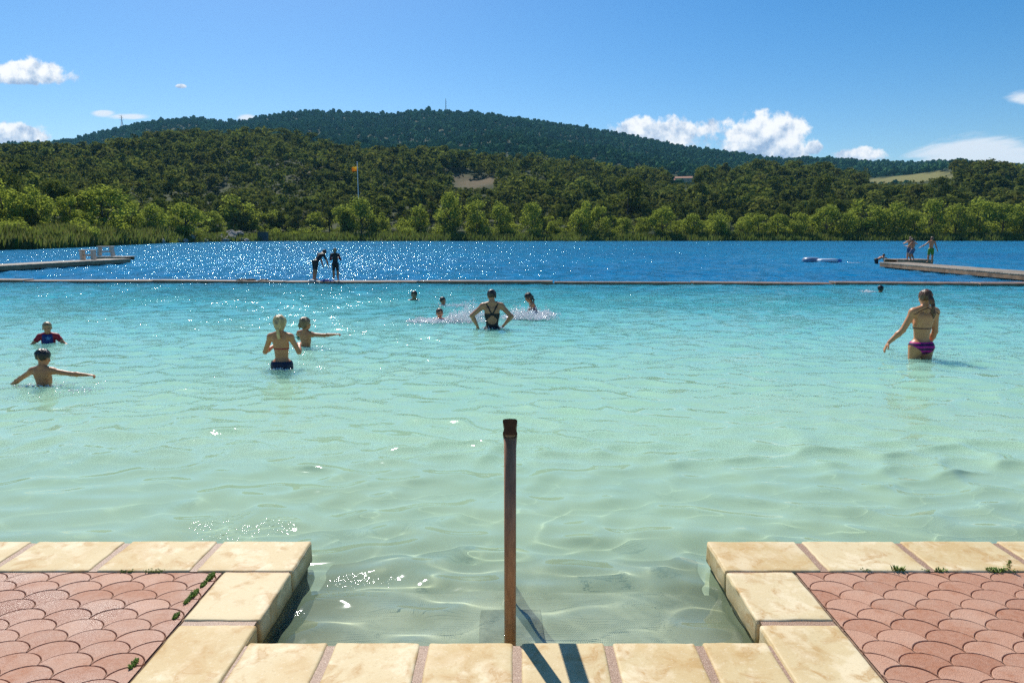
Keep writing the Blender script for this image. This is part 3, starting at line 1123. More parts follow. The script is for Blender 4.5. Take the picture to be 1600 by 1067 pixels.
# broad leaved trees along the shore: px, top py, half width px, metres behind the shoreline
WILL = [(10, 274, 40, 22, 'tall shaggy green willow at the left end behind the reeds'),
        (62, 288, 30, 20, None), (112, 300, 22, 18, None), (165, 290, 46, 14, 'broad pale green willow with visible forked trunk behind the left reeds'),
        (208, 312, 22, 16, None), (243, 316, 22, 12, None), (290, 318, 40, 8, 'round bright yellow green willow beside the rock pile'),
        (338, 338, 18, 14, None), (378, 304, 34, 22, 'wide green willow behind the rock pile and the concrete block'),
        (420, 330, 26, 24, None), (455, 338, 22, 26, None), (498, 330, 24, 24, None),
        (538, 318, 22, 14, 'bright yellow green willow just left of the flagpole'), (565, 309, 26, 12, 'tall two toned willow standing at the foot of the flagpole'),
        (590, 330, 20, 14, None), (632, 340, 18, 14, None), (655, 318, 22, 14, None), (704, 300, 25, 12, 'slender pale willow with bare forked stem, left of the middle of the shore'),
        (745, 311, 24, 12, None), (782, 315, 20, 12, None), (830, 316, 20, 10, 'small light green willow standing forward near the middle of the shore'), (868, 338, 16, 12, None),
        (908, 313, 20, 9, 'willow with a clear single stem and pale round crown'), (936, 318, 20, 11, None), (975, 340, 18, 10, None), (1003, 338, 18, 12, None), (1034, 321, 25, 9, 'dense round willow right of the small grey bush'),
        (1082, 334, 20, 9, None), (1122, 325, 22, 8, None), (1160, 337, 16, 8, None), (1185, 332, 20, 8, None), (1215, 334, 20, 8, None),
        (1245, 330, 20, 8, None), (1290, 318, 26, 10, None), (1322, 332, 18, 8, None), (1352, 308, 32, 11, 'tallest broad willow on the right hand shore behind the standing children'),
        (1396, 314, 28, 11, None), (1428, 328, 18, 8, None), (1455, 311, 24, 10, None), (1492, 316, 26, 10, None), (1530, 308, 28, 10, None), (1566, 318, 24, 9, None), (1600, 304, 28, 11, None),
        (1640, 312, 28, 11, None), (1690, 306, 30, 11, None), (-40, 285, 36, 20, None), (-95, 290, 36, 20, None)]
g_ = random.Random(77)
WILL += [(px, g_.uniform(326, 346), g_.uniform(16, 26), g_.uniform(14, 26), None) for px in np.arange(-90, 1700, 52) + 8]
for i, (px, top, hw, back, lab) in enumerate(WILL):
    b_ = ray(px, 370)[0]
    Y = float(shore_Y(b_)) + back
    zt = atY(px, top, Y).z
    zg = float(terrain(b_, Y))
    h = (zt - zg) / 0.99
    wide = 1.06 * (hw / FPX * Y) / (0.40 * h)
    tree('willow_tree', 'willow', b_ * Y, Y, h, wide, lab or 'pale green willow in the row of willows along the far shore', 'tree', 'willows along the far shore', None, i)
# low bushes at the water's edge
for i in range(110):
    px = random.uniform(-60, 1680)
    b_ = ray(px, 370)[0]
    Y = float(shore_Y(b_)) + random.uniform(5, 20)
    tree('bush', 'bush', b_ * Y, Y, random.uniform(1.8, 4.6), random.uniform(0.9, 1.5), 'low rounded green bush among the reeds on the far shore', 'bush', 'bushes on the far shore')
p = at(1019, 366, 0.9)
b_ = ray(1019, 366)[0]
Y = float(shore_Y(b_)) + 5
foliage_mat('silver_leaves', (0.14, 0.16, 0.10), (0.26, 0.28, 0.19), 0.3)
sb_ = tree('bush', 'bush', b_ * Y, Y, 2.6, 1.0, 'small silvery grey bush alone at the water edge right of the middle', 'bush')
for ch in list(sb_.children):
    if ch.name.startswith('crown'):
        me = ch.data.copy()
        me.materials.clear()
        me.materials.append(MATS['silver_leaves'])
        ch.data = me

# pines behind the willows
BIG = [(980, 272, 36, 40, 'umbrella', 'big brownish umbrella pine rising behind the willows right of the middle'),
       (680, 228, 12, 200, 'umbrella', 'dark solitary pine standing high on the middle of the hillside'),
       (452, 200, 18, 235, 'umbrella', 'tallest of the dark pines on the crest of the nearer hill'),
       (486, 212, 10, 230, 'umbrella', 'slim pine with a bare stem on the crest, just right of the tallest pines'),
       (408, 207, 12, 235, 'umbrella', 'round dark pine on the crest, left of the tallest pines'),
       (232, 214, 16, 220, 'umbrella', 'round dark pine on the left part of the crest'),
       (342, 208, 14, 235, 'umbrella', 'green round topped pine on the crest between the left dark pine and the tallest pines'),
       (36, 230, 14, 200, 'pine', 'dark bushy pine at the far left of the crest'),
       (625, 318, 24, 30, 'pine', 'brownish pine behind the willows left of the middle'),
       (1280, 268, 22, 60, 'pine', 'dark broad pine in front of the meadow, left of it'),
       (1460, 275, 24, 60, 'pine', 'dark broad pine below the right end of the meadow'),
       (1090, 262, 18, 80, 'pine', 'dark pine just right of the house on the slope')]
for i, (px, top, hw, back, kind, lab) in enumerate(BIG):
    b_ = ray(px, 370)[0]
    Y = float(shore_Y(b_)) + back
    zg = float(terrain(b_, Y))
    h = max(6.0, atY(px, top, Y).z - zg)
    tree('pine_tree', kind, b_ * Y, Y, h, (hw / FPX * Y) / (0.34 * h), lab, 'tree', 'pines on the hillside', None, i)


def scatter(n, b0, b1, y0f, y1f, mind, g):
    """random positions, thinned so that no two stand closer than mind"""
    cell, pts = {}, []
    for _ in range(n):
        b_ = g.uniform(b0, b1)
        s = float(shore_Y(b_))
        lo, hi = y0f(s), y1f(s)
        Y = math.sqrt(g.uniform(lo * lo, hi * hi))
        x = b_ * Y
        k = (int(x // mind), int(Y // mind))
        if any((x - q[0]) ** 2 + (Y - q[1]) ** 2 < mind * mind for i in (-1, 0, 1) for j in (-1, 0, 1) for q in cell.get((k[0] + i, k[1] + j), ())):
            continue
        cell.setdefault(k, []).append((x, Y))
        pts.append((x, Y))
    return pts


g = np.random.default_rng(3)
HOUSE = terr_hit(1068, 284, 230)
MEADOW_Y = terr_hit(1422, 281, 190).y


def clear_view(x, y, h):
    """trees below the meadow, the farmhouse and the bare slope stay low"""
    px = 800 + FPX * x / y * 1.025
    for (a, b_, lim, ymax) in ((1352, 1492, 287, MEADOW_Y), (1044, 1094, 287, HOUSE.y), (708, 776, 293, 330)):
        if a < px < b_ and y < ymax:
            h = min(h, max(1.6, atY(px, lim, y).z - float(terrain(x / y, y))))
    return h


pts = scatter(1500, -0.95, 0.95, lambda s: s + 18, lambda s: s + 62, 5.2, g)
pts = [q for q in pts if not in_patch(*q, 1.05) and abs(q[0] / q[1]) < 0.93]
random.shuffle(pts)
pts = sorted(pts, key=lambda q: q[1] - float(shore_Y(q[0] / q[1])))[:275]
for (x, y) in pts:
    h = clear_view(x, y, random.uniform(6.0, 10.5)) * (0.8 + 0.3 * float(vnoise(x / 25, y / 25, 8)))
    tree('pine_tree', random.choice(['pine', 'pine', 'umbrella']), x, y, h, random.uniform(0.85, 1.25), 'dark green pine in the belt of pines behind the far shore willows', 'tree', 'pines behind the far shore')
BELT = set((round(x, 2), round(y, 2)) for x, y in pts)


def forest(name, protos, pts, hts, wides, mat, g, face):
    """one mesh for a wood that reads as one mass"""
    Vs, Fs, T, H, off = [], [], [], [], 0
    for (x, y), h, w in zip(pts, hts, wides):
        P, Fq, tn = protos[g.integers(len(protos))]
        a = g.uniform(0, 6.283)
        ca_, sa_ = math.cos(a), math.sin(a)
        q = P * np.array([h * w, h * w, h])
        z = float(terrain(x / y, y))
        Vs.append(np.stack([q[:, 0] * ca_ - q[:, 1] * sa_ + x, q[:, 0] * sa_ + q[:, 1] * ca_ + y, q[:, 2] + z], 1))
        Fs.append(Fq + off)
        off += len(P)
        tt = g.normal() * 0.27 + (0.45 if g.uniform() < 0.10 else 0.0)
        T.append(np.clip(tn + tt, 0, 1))
        H.append(np.full(len(P), np.clip(g.normal() * 0.35 + 0.25, 0, 1)))
    me = mesh_np(name, np.concatenate(Vs), np.concatenate(Fs))
    set_attr(me, 'tone', np.concatenate(T))
    set_attr(me, 'hue', np.concatenate(H))
    return tag(link(name, me, mat), kind='stuff')


lo = []
for kind in ('pine', 'umbrella', 'umbrella', 'pine', 'willow'):
    for i in range(3):
        P, D, Tn = crown_points(kind, 300, g)
        V, F = leaf_quads(P, D, 0.056, g)
        lo.append((V, F, np.repeat(Tn, 4)))
pts2 = scatter(26000, -1.0, 1.0, lambda s: s + 36, lambda s: 455, 4.7, g)
near = np.array(list(BELT))
pts2 = [q for q in pts2 if not in_patch(*q, 0.95) and (min((near[:, 0] - q[0]) ** 2 + (near[:, 1] - q[1]) ** 2) > 16)
        and not (abs(q[0] - HOUSE.x) < 9 and HOUSE.y - 40 < q[1] < HOUSE.y + 8)]
print('hillside trees', len(pts2))
ht = [clear_view(x, y, min(12.0, max(3.2, 7.0 + 2.6 * float(vnoise(x / 40, y / 40, 21)) + g.gamma(2.0, 1.5) - 2.2))) for x, y in pts2]
forest('hillside_forest', lo, pts2, ht, g.uniform(1.0, 1.7, len(pts2)), 'pine_needles', g, 4)

# forest on the far mountain
bm = bmesh.new()
bmesh.ops.create_icosphere(bm, subdivisions=2, radius=0.5)
base_v = np.array([v.co[:] for v in bm.verts])
base_f = np.array([[v.index for v in f.verts] for f in bm.faces])
bm.free()
far = []
for i in range(8):
    d = base_v / 0.5
    n_ = 0.5 * (1 + 0.42 * vnoise(d[:, 0] * 2.2 + i * 9, d[:, 1] * 2.2 + d[:, 2] * 3.1, i) + 0.20 * g.normal(size=len(d)))
    P = d * n_[:, None] * np.array([0.82, 0.82, 0.80]) + np.array([0, 0, 0.62])
    far.append((P, base_f, np.clip(0.45 + 0.3 * g.normal(size=len(P)), 0, 1)))
pts3 = scatter(60000, -0.95, 0.95, lambda s: 450, lambda s: 1420, 8.0, g)
bq = np.linspace(-1, 1, 401)
Yq = np.linspace(180, 1450, 300)
hor = np.maximum.accumulate((terrain(np.repeat(bq[:, None], 300, 1), np.repeat(Yq[None], 401, 0)) - CAM_Z + 2.0) / Yq[None], axis=1)
keep = []
for (x, y) in pts3:
    if in_patch(x, y) or clear_view(x, y, 10.0) < 5.0:
        continue
    i, j = int(round((x / y + 1) * 200)), int((y - 180) / (1270 / 299)) - 3
    if (float(terrain(x / y, y)) + 10 - CAM_Z) / y > hor[i, max(j, 0)] - 0.006:
        keep.append((x, y))
print('mountain trees', len(keep))
ht = 8.5 + 2.0 * g.normal(size=len(keep)) * 0.8
ht = np.clip(ht, 5, 13)
forest('mountain_forest', far, keep, ht, g.uniform(0.8, 1.15, len(keep)), 'mountain_needles', g, 3)

# reeds along the shore
def reeds(name, n, b0, b1, d0, d1, hmin, hmax, seed, hue):
    g = np.random.default_rng(seed)
    b_ = g.uniform(b0, b1, n)
    Y = shore_Y(b_) + g.uniform(d0, d1, n)
    X = b_ * Y
    z = np.maximum(terrain(b_, Y), -0.15)
    h = g.uniform(hmin, hmax, n) * (0.85 + 0.3 * vnoise(X / 4, Y / 4, seed))
    a = g.uniform(0, math.pi, n)
    w = g.uniform(0.07, 0.17, n)
    lx, ly = g.normal(size=n) * 0.22 * h, g.normal(size=n) * 0.22 * h
    ca_, sa_ = np.cos(a) * w, np.sin(a) * w
    v0 = np.stack([X - ca_, Y - sa_, z], 1)
    v1 = np.stack([X + ca_, Y + sa_, z], 1)
    v2 = np.stack([X + lx * .5 + ca_ * .8, Y + ly * .5 + sa_ * .8, z + h * .62], 1)
    v3 = np.stack([X + lx, Y + ly, z + h], 1)
    v4 = np.stack([X + lx * .5 - ca_ * .8, Y + ly * .5 - sa_ * .8, z + h * .62], 1)
    V = np.stack([v0, v1, v2, v3, v4], 1).reshape(-1, 3)
    i = np.arange(n) * 5
    me = mesh_np(name, V, [np.stack([i, i + 1, i + 2, i + 4], 1), np.stack([i + 4, i + 2, i + 3], 1)])
    tone = np.clip(0.45 + 0.3 * vnoise(X / 6, Y / 6, seed + 1) + g.normal(size=n) * 0.2, 0, 1)
    set_attr(me, 'tone', np.repeat(tone, 5))
    hv = np.zeros((n, 5))
    brown = (g.uniform(0, 1, n) < hue) * g.uniform(0.4, 1.0, n)
    hv[:, 2:] = brown[:, None]
    set_attr(me, 'hue', hv.ravel())
    tag(link(name, me, 'reed_leaves'), kind='stuff')


bl = ray(-330, 370)[0]
bm_ = ray(330, 370)[0]
reeds('reed_bed', 17000, bl, ray(262, 370)[0], 0.0, 16.0, 1.4, 2.5, 5, 0.65)
reeds('shore_grass', 24000, ray(262, 370)[0], 1.0, 0.0, 11.0, 0.9, 2.0, 6, 0.25)


# ------------------------------------------------------------------ people
m, t = new_mat('skin')
c = t.attr('tint')
n_ = t.noise(t.obj(), 26, 3, 0.6)
c = t.mix(t.mrange(n_, 0.35, 0.7, 0, 0.18), c, t.mix(1.0, c, (0.80, 0.62, 0.55), 'MULTIPLY'))
t.out(t.principled(c, 0.45, t.bump(n_, 0.1, 0.002), 0, 0.45))
m, t = new_mat('hair')
c = t.attr('tint')
w_ = t.noise(t.vmath('MULTIPLY', t.obj(), (1.0, 1.0, 0.25)), 95, 3, 0.65)
c = t.mix(w_, t.mix(1.0, c, (0.45, 0.42, 0.38), 'MULTIPLY'), t.mix(0.4, c, t.mix(1.0, c, (1.9, 1.9, 1.8), 'MULTIPLY')))
t.out(t.principled(c, 0.38, t.bump(w_, 0.6, 0.006), 0, 0.5))
m, t = new_mat('cloth')
c = t.attr('tint')
w_ = t.noise(t.obj(), 60, 3, 0.6)
c = t.mix(t.mrange(w_, 0.3, 0.7, 0, 0.3), c, t.mix(1.0, c, (0.6, 0.6, 0.6), 'MULTIPLY'))
t.out(t.principled(c, 0.55, t.bump(t.noise(t.obj(), 22, 3), 0.4, 0.01), 0, 0.35))


def smin(a, b, k):
    h = np.clip(0.5 + 0.5 * (b - a) / k, 0, 1)
    return b + (a - b) * h - k * h * (1 - h)


class Prim:
    def __init__(s, kind, grp, k, **kw):
        s.kind, s.grp, s.k = kind, grp, k
        s.__dict__.update(kw)

    def bounds(s):
        if s.kind == 'cone':
            r = max(s.ra, s.rb)
            return np.minimum(s.a, s.b) - r, np.maximum(s.a, s.b) + r
        r = float(max(s.r))
        return s.c - r, s.c + r

    def dist(s, P):
        if s.kind == 'cone':
            ba = s.b - s.a
            l2 = max(1e-9, float(ba @ ba))
            tt = np.clip(((P - s.a) @ ba) / l2, 0, 1)
            d = np.linalg.norm(P - s.a - tt[..., None] * ba, axis=-1)
            return d - (s.ra + (s.rb - s.ra) * tt)
        q = (P - s.c) @ s.M            # M: columns are the ellipsoid axes
        k0 = np.linalg.norm(q / s.r, axis=-1)
        k1 = np.linalg.norm(q / (s.r * s.r), axis=-1)
        return k0 * (k0 - 1.0) / np.maximum(k1, 1e-6)


def grow(prims, cuts, vox, pad=0.05):
    """polygonise a smooth union of primitives (surface nets)"""
    lo = np.min([p.bounds()[0] for p in prims], 0) - pad * 0.6
    hi = np.max([p.bounds()[1] for p in prims], 0) + pad * 0.6
    n = np.ceil((hi - lo) / vox).astype(int) + 1
    Fd = np.full(n, 0.3, np.float32)
    ax = [lo[i] + vox * np.arange(n[i]) for i in range(3)]

    def sub(p, mrg):
        a, b = p.bounds()
        i0 = np.maximum(0, np.floor((a - mrg - lo) / vox).astype(int))
        i1 = np.minimum(n, np.ceil((b + mrg - lo) / vox).astype(int) + 1)
        sl = tuple(slice(x, y) for x, y in zip(i0, i1))
        G = np.stack(np.meshgrid(*[ax[i][sl[i]] for i in range(3)], indexing='ij'), -1)
        return sl, G
    for p in prims:
        sl, G = sub(p, pad)
        Fd[sl] = smin(Fd[sl], p.dist(G), p.k)
    for p in cuts:
        sl, G = sub(p, pad)
        Fd[sl] = -smin(-Fd[sl], p.dist(G), p.k)
    ins = Fd < 0
    c8 = [(i, j, k) for i in (0, 1) for j in (0, 1) for k in (0, 1)]
    cnt = sum(ins[i:n[0] - 1 + i, j:n[1] - 1 + j, k:n[2] - 1 + k].astype(np.int8) for i, j, k in c8)
    cell = np.argwhere((cnt > 0) & (cnt < 8))
    ids = np.full(n - 1, -1, np.int64)
    ids[tuple(cell.T)] = np.arange(len(cell))
    acc, num = np.zeros((len(cell), 3)), np.zeros(len(cell))
    for a in c8:
        for d in range(3):
            if a[d]:
                continue
            b = list(a)
            b[d] = 1
            fa = Fd[cell[:, 0] + a[0], cell[:, 1] + a[1], cell[:, 2] + a[2]]
            fb = Fd[cell[:, 0] + b[0], cell[:, 1] + b[1], cell[:, 2] + b[2]]
            hit = (fa < 0) != (fb < 0)
            tt = np.where(hit, fa / np.where(hit, fa - fb, 1), 0)
            q = np.tile(np.array(a, float), (len(cell), 1))
            q[:, d] = tt
            acc += q * hit[:, None]
            num += hit
    V = lo + vox * (cell + acc / num[:, None])
    Fq = []
    for d in range(3):
        u, v = (d + 1) % 3, (d + 2) % 3
        sa = [slice(None)] * 3
        sb = [slice(None)] * 3
        sa[d], sb[d] = slice(0, -1), slice(1, None)
        ch = ins[tuple(sa)] != ins[tuple(sb)]
        e = np.argwhere(ch)
        e = e[(e[:, u] > 0) & (e[:, v] > 0) & (e[:, u] < n[u] - 1) & (e[:, v] < n[v] - 1)]
        first = ins[tuple(e.T)]

        def cid(du, dv):
            q = e.copy()
            q[:, u] += du
            q[:, v] += dv
            return ids[tuple(q.T)]
        f = np.stack([cid(-1, -1), cid(0, -1), cid(0, 0), cid(-1, 0)], 1)
        f[~first] = f[~first][:, ::-1]
        Fq.append(f)
    Fq = np.concatenate(Fq)
    # relax a little so that no voxel steps remain
    for it in range(3):
        S_, C_ = np.zeros_like(V), np.zeros(len(V))
        for a, b in ((0, 1), (1, 2), (2, 3), (3, 0)):
            np.add.at(S_, Fq[:, a], V[Fq[:, b]])
            np.add.at(C_, Fq[:, a], 1)
        V = V + (0.45 if it != 1 else -0.40) * (S_ / np.maximum(C_, 1)[:, None] - V)
    return V, Fq


def normals(V, Fq):
    nrm = np.cross(V[Fq[:, 2]] - V[Fq[:, 0]], V[Fq[:, 3 if Fq.shape[1] == 4 else 1]] - V[Fq[:, 1 if Fq.shape[1] == 4 else 0]])
    N = np.zeros_like(V)
    for k in range(Fq.shape[1]):
        np.add.at(N, Fq[:, k], nrm)
    return N / np.maximum(1e-9, np.linalg.norm(N, axis=1, keepdims=True))


def clip_tris(V, T, f, extra):
    """keep the part of the triangles where f > 0; extra arrays are interpolated too"""
    outV, outE, outT, cache = [], [[] for _ in extra], [], {}

    def vert(i):
        if i not in cache:
            cache[i] = len(outV)
            outV.append(V[i])
            for a, b in zip(outE, extra):
                a.append(b[i])
        return cache[i]

    def cutp(i, j):
        key = (min(i, j), max(i, j))
        if key not in cache:
            a, b = key
            w = f[a] / (f[a] - f[b])
            cache[key] = len(outV)
            outV.append(V[a] + w * (V[b] - V[a]))
            for x, y in zip(outE, extra):
                x.append(y[a] + w * (y[b] - y[a]))
        return cache[key]
    pos_ = f > 0
    np_ = pos_[T].sum(1)
    for tr_, c in zip(T, np_):
        if c == 0:
            continue
        if c == 3:
            outT.append([vert(i) for i in tr_])
            continue
        poly = []
        for q in range(3):
            i, j = tr_[q], tr_[(q + 1) % 3]
            if pos_[i]:
                poly.append(vert(i))
            if pos_[i] != pos_[j]:
                poly.append(cutp(i, j))
        for q in range(1, len(poly) - 1):
            outT.append([poly[0], poly[q], poly[q + 1]])
    return np.array(outV), np.array(outT), [np.array(e) for e in outE]


def rotm(axis, ang):
    return np.array(Matrix.Rotation(ang, 3, axis))


def unit(v):
    v = np.array(v, float)
    return v / np.linalg.norm(v)


def person(label, base, rz, H, head=0.150, lean=0.0, side=0.0, head_pitch=0.0, head_yaw=0.0, arms=None, legs=None, fem=0.0, slim=1.0,
           skin=(0.50, 0.21, 0.09), hair=None, hair_col=(0.10, 0.06, 0.03), garments=(), vox=0.009, group=None, fist=(0, 0), pitch_all=0.0):
    """one figure; local +Y is the way it faces, +X its right hand side; base = point on the ground between the feet"""
    root = empty('person', base, rz, label, 'person', group)
    root.rotation_euler = (pitch_all, 0, rz)
    P = []
    hip = np.array([0, 0, 0.505])
    RT = rotm('X', -lean) @ rotm('Y', side)

    def up(v):
        return (hip + RT @ (np.array(v, float) - hip)) * H

    def ell(c, r, grp, k=0.03, M=None, trunk=True):
        M_ = RT if M is None else M
        P.append(Prim('ell', grp, k * H, c=up(c) if trunk else np.array(c, float) * H, r=np.array(r, float) * H, M=M_))

    def cone(a, b, ra, rb, grp, k=0.02):
        P.append(Prim('cone', grp, k * H, a=np.array(a, float), b=np.array(b, float), ra=ra * H, rb=rb * H))
    s = slim
    f = fem
    # trunk
    ell((0, -.004, .515), (.083 + .008 * f, .058, .058), 'torso')
    for q in (-1, 1):
        ell((q * .040, -.034 - .004 * f, .495), (.044 + .003 * f, .040 + .005 * f, .048), 'torso', .02)
    ell((0, .002, .605), ((.073 - .007 * f) * s, .049 * s, .075), 'torso', .035)
    ell((0, .002, .695), (.083 * s, .056 * s, .085), 'torso', .035)
    ell((0, -.004, .768), ((.094 - .006 * f) * s, .047 * s, .045), 'torso', .03)
    for q in (-1, 1):
        ell((q * .040, -.028, .745), (.036 * s, .024, .052), 'torso', .02)     # shoulder blades
        if f > 0.6:
            ell((q * .042, .052, .725), (.036, .030, .034), 'torso', .015)
    zs = 1 - head - 0.05
    sh = {}
    for q in (-1, 1):
        sh[q] = up((q * (.108 - .006 * f) * s, -.004, zs - .012))
        cone(up((0, -.012, zs + .035)), up((q * .085 * s, -.008, zs + .004)), .026, .026, 'torso', .02)
        P.append(Prim('ell', 'torso', .02 * H, c=sh[q], r=np.array([.034, .034, .036]) * s * H, M=np.eye(3)))
    hh = head * H
    RH = RT @ rotm('Z', head_yaw) @ rotm('X', -head_pitch)
    neck0, neck1 = up((0, -.014, zs + .005)), up((0, -.006, 1 - head + .004))
    hc = neck1 + RH @ np.array([0, 0.05 * hh, 0.42 * hh])
    cone(neck0, neck1 + RH @ np.array([0, 0, .2 * hh]), .031 * s, .028 * s, 'neck', .015)

    def hp(v):
        return hc + RH @ (np.array(v, float) * hh)

    def hell(c, r, k=.06, lst=P, grp='head'):
        lst.append(Prim('ell', grp, k * hh, c=hp(c), r=np.array(r, float) * hh, M=RH))
    hell((0, -.06, .14), (.335, .40, .36))
    hell((0, .06, -.16), (.255, .29, .30), .12)
    hell((0, .20, -.36), (.12, .12, .10), .12)
    P.append(Prim('cone', 'head', .04 * hh, a=hp((0, .335, .03)), b=hp((0, .40, -.11)), ra=.030 * hh, rb=.055 * hh))
    for q in (-1, 1):
        hell((q * .335, -.03, -.06), (.035, .085, .125), .04)
        hell((q * .17, .24, -.13), (.09, .08, .08), .10)
    cuts = []
    for q in (-1, 1):
        hell((q * .135, .40, .02), (.085, .075, .055), .05, cuts)
    # arms and hands
    arms = arms or {}
    jointsA = {}
    for q in (-1, 1):
        spec = arms.get(q, ((q * .12, .05, -1), (q * .08, .25, -1)))
        d1, d2 = unit(spec[0]), unit(spec[1])
        d3 = unit(spec[2]) if len(spec) > 2 else d2
        a = sh[q]
        e = a + d1 * .172 * H
        w = e + d2 * .150 * H
        g = 'arm%d' % q
        cone(a, e, .030 * s, .0235 * s, g, .02)
        cone(e, e + d2 * .05 * H, .0235 * s, .0245 * s, g, .012)
        cone(e + d2 * .05 * H, w, .0245 * s, .0155 * s, g, .012)
        # palm, four unequal fingers, thumb
        side_ = np.cross(d3, np.array([0, 0, 1.0]))
        if np.linalg.norm(side_) < 0.2:
            side_ = np.array([0, 1.0, 0])
        side_ = unit(side_)
        nrm = unit(np.cross(side_, d3))
        pc = w + d3 * .030 * H
        M = np.stack([side_, d3, nrm], 1)
        P.append(Prim('ell', g, .008 * H, c=pc, r=np.array([.024, .030, .011]) * H, M=M))
        curl = 1.5 if (fist[0] if q < 0 else fist[1]) else 0.35
        for kf, (o_, L) in enumerate(((-.018, .036), (-.006, .042), (.006, .040), (.017, .031))):
            p0 = pc + side_ * o_ * H + d3 * .024 * H
            dd = unit(d3 * math.cos(curl * .5) - nrm * math.sin(curl * .5) + side_ * o_ * 4)
            p1 = p0 + dd * L * .55 * H
            dd2 = unit(d3 * math.cos(curl * 1.5) - nrm * math.sin(curl * 1.5) + side_ * o_ * 4)
            p2 = p1 + dd2 * L * .5 * H
            cone(p0, p1, .0062, .0056, g, .004)
            cone(p1, p2, .0056, .0048, g, .003)
        p0 = pc - side_ * .018 * H - d3 * .012 * H
        p1 = p0 + unit(-side_ * .8 + d3 * .75 - nrm * .25) * .026 * H
        cone(p0, p1, .0078, .0066, g, .006)
        cone(p1, p1 + unit(-side_ * .25 + d3 - nrm * .3) * .022 * H, .0066, .0055, g, .004)
    # legs and feet
    legs = legs or {}
    for q in (-1, 1):
        d1, d2 = (unit(v) for v in legs.get(q, ((q * .03, .02, -1), (q * .01, -.03, -1))))
        a = np.array([q * (.050 + .002 * f), -.004, .495]) * H
        kn = a + d1 * .232 * H
        an = kn + d2 * .225 * H
        g = 'leg%d' % q
        cone(a, kn, .052 + .004 * f, .034, g, .03)
        cone(kn, kn + d2 * .07 * H, .034, .036, g, .015)
        cone(kn + d2 * .07 * H, an, .036, .020, g, .015)
        fw = unit(np.array([q * .22, 1, 0]))
        heel = an + np.array([0, -.012, -.018]) * H
        toe = an + fw * .085 * H + np.array([0, 0, -.026]) * H
        cone(heel, toe, .022, .014, g, .015)
    V, Fq = grow(P, cuts, vox)
    # groups and unposed trunk coordinates (in units of H) for the clothes
    D = np.stack([p.dist(V) for p in P], 1)
    gi = np.array([p.grp for p in P])[np.argmin(D, 1)]
    inarm = np.min(D[:, [i for i, p in enumerate(P) if p.grp.startswith('arm')]], 1)
    intor = np.min(D[:, [i for i, p in enumerate(P) if p.grp == 'torso']], 1)
    U = ((V / H) - hip) @ RT + hip
    N = normals(V, Fq)
    Hl = (V - hc) @ RH / hh
    tint = np.tile(np.array(skin), (len(V), 1))
    hd = gi == 'head'
    lips = hd & (np.abs(Hl[:, 0]) < .12) & (np.abs(Hl[:, 2] + .245) < .04) & (Hl[:, 1] > .2)
    tint[lips] = np.array([.36, .12, .10])
    for q in (-1, 1):
        d_ = np.hypot((Hl[:, 0] - q * .135) / 1.5, Hl[:, 2] - .015)
        tint[hd & (d_ < .042) & (Hl[:, 1] > .2)] = np.array([.06, .04, .03])
        tint[hd & (np.abs(Hl[:, 0] - q * .14) < .09) & (np.abs(Hl[:, 2] - .115) < .022) & (Hl[:, 1] > .2)] = np.array(hair_col)
    me = mesh_np('body', V, Fq, True)
    set_attr(me, 'tint', tint, 'POINT', 'FLOAT_COLOR')
    link('body', me, 'skin', root)
    # clothes: offset pieces of the body surface with clean edges
    T = np.concatenate([Fq[:, [0, 1, 2]], Fq[:, [0, 2, 3]]])
    for (gname, field, color, off) in garments:
        fv = field(U, gi, inarm / H, intor / H, V / H)
        if (fv > 0).sum() < 4:
            continue
        cv = color(U, gi) if callable(color) else np.tile(np.array(color, float), (len(V), 1))
        gv, gt, (gn, gc) = clip_tris(V, T, fv, [N, cv])
        if len(gt) == 0:
            continue
        me = mesh_np(gname, gv + gn * off, gt, True)
        set_attr(me, 'tint', gc, 'POINT', 'FLOAT_COLOR')
        link(gname, me, 'cloth', root)
    # hair
    if hair:
        HP, HC = [], []
        thick = hair.get('thick', .035)
        hell((0, -.075, .15), (.335 + thick, .395 + thick, .355 + thick), .05, HP, 'hair')
        if hair.get('long', 0):
            hell((0, -.16, -.14), (.30, .28, .30), .10, HP, 'hair')
        hell((0, .50, -.10), (.42, .34, .34), .05, HC, 'hair')
        hell((0, .24, -.50), (.46, .40, .40), .05, HC, 'hair')
        if not hair.get('long', 0):
            hell((0, -.12, -.62), (.60, .60, .36), .04, HC, 'hair')
            for q in (-1, 1):
                hell((q * .40, .05, -.16), (.15, .16, .18), .04, HC, 'hair')
        for (pts, rr) in hair.get('tails', ()):
            pp = [hp(v) for v in pts]
            for a, b, r1, r2 in zip(pp, pp[1:], rr, rr[1:]):
                HP.append(Prim('cone', 'hair', .05 * hh, a=a, b=b, ra=r1 * hh, rb=r2 * hh))
        hv, hf = grow(HP, HC, vox * 0.9)
        hn = normals(hv, hf)
        loc_ = (hv - hc) @ RH / hh
        amp = hair.get('rough', .02) * hh
        hv = hv + hn * ((vnoise(loc_[:, 0] * 9, loc_[:, 2] * 4 + loc_[:, 1] * 7, 3) + 0.6 * vnoise(loc_[:, 0] * 22, loc_[:, 2] * 6 + loc_[:, 1] * 16, 4)) * amp * 1.2)[:, None]
        me = mesh_np('hair', hv, hf, True)
        cc = np.tile(np.array(hair_col, float), (len(hv), 1))
        cc *= (1 + 0.35 * vnoise(loc_[:, 0] * 7, loc_[:, 1] * 7 + loc_[:, 2] * 3, 5))[:, None]
        set_attr(me, 'tint', cc, 'POINT', 'FLOAT_COLOR')
        link('hair', me, 'hair', root)
    return root


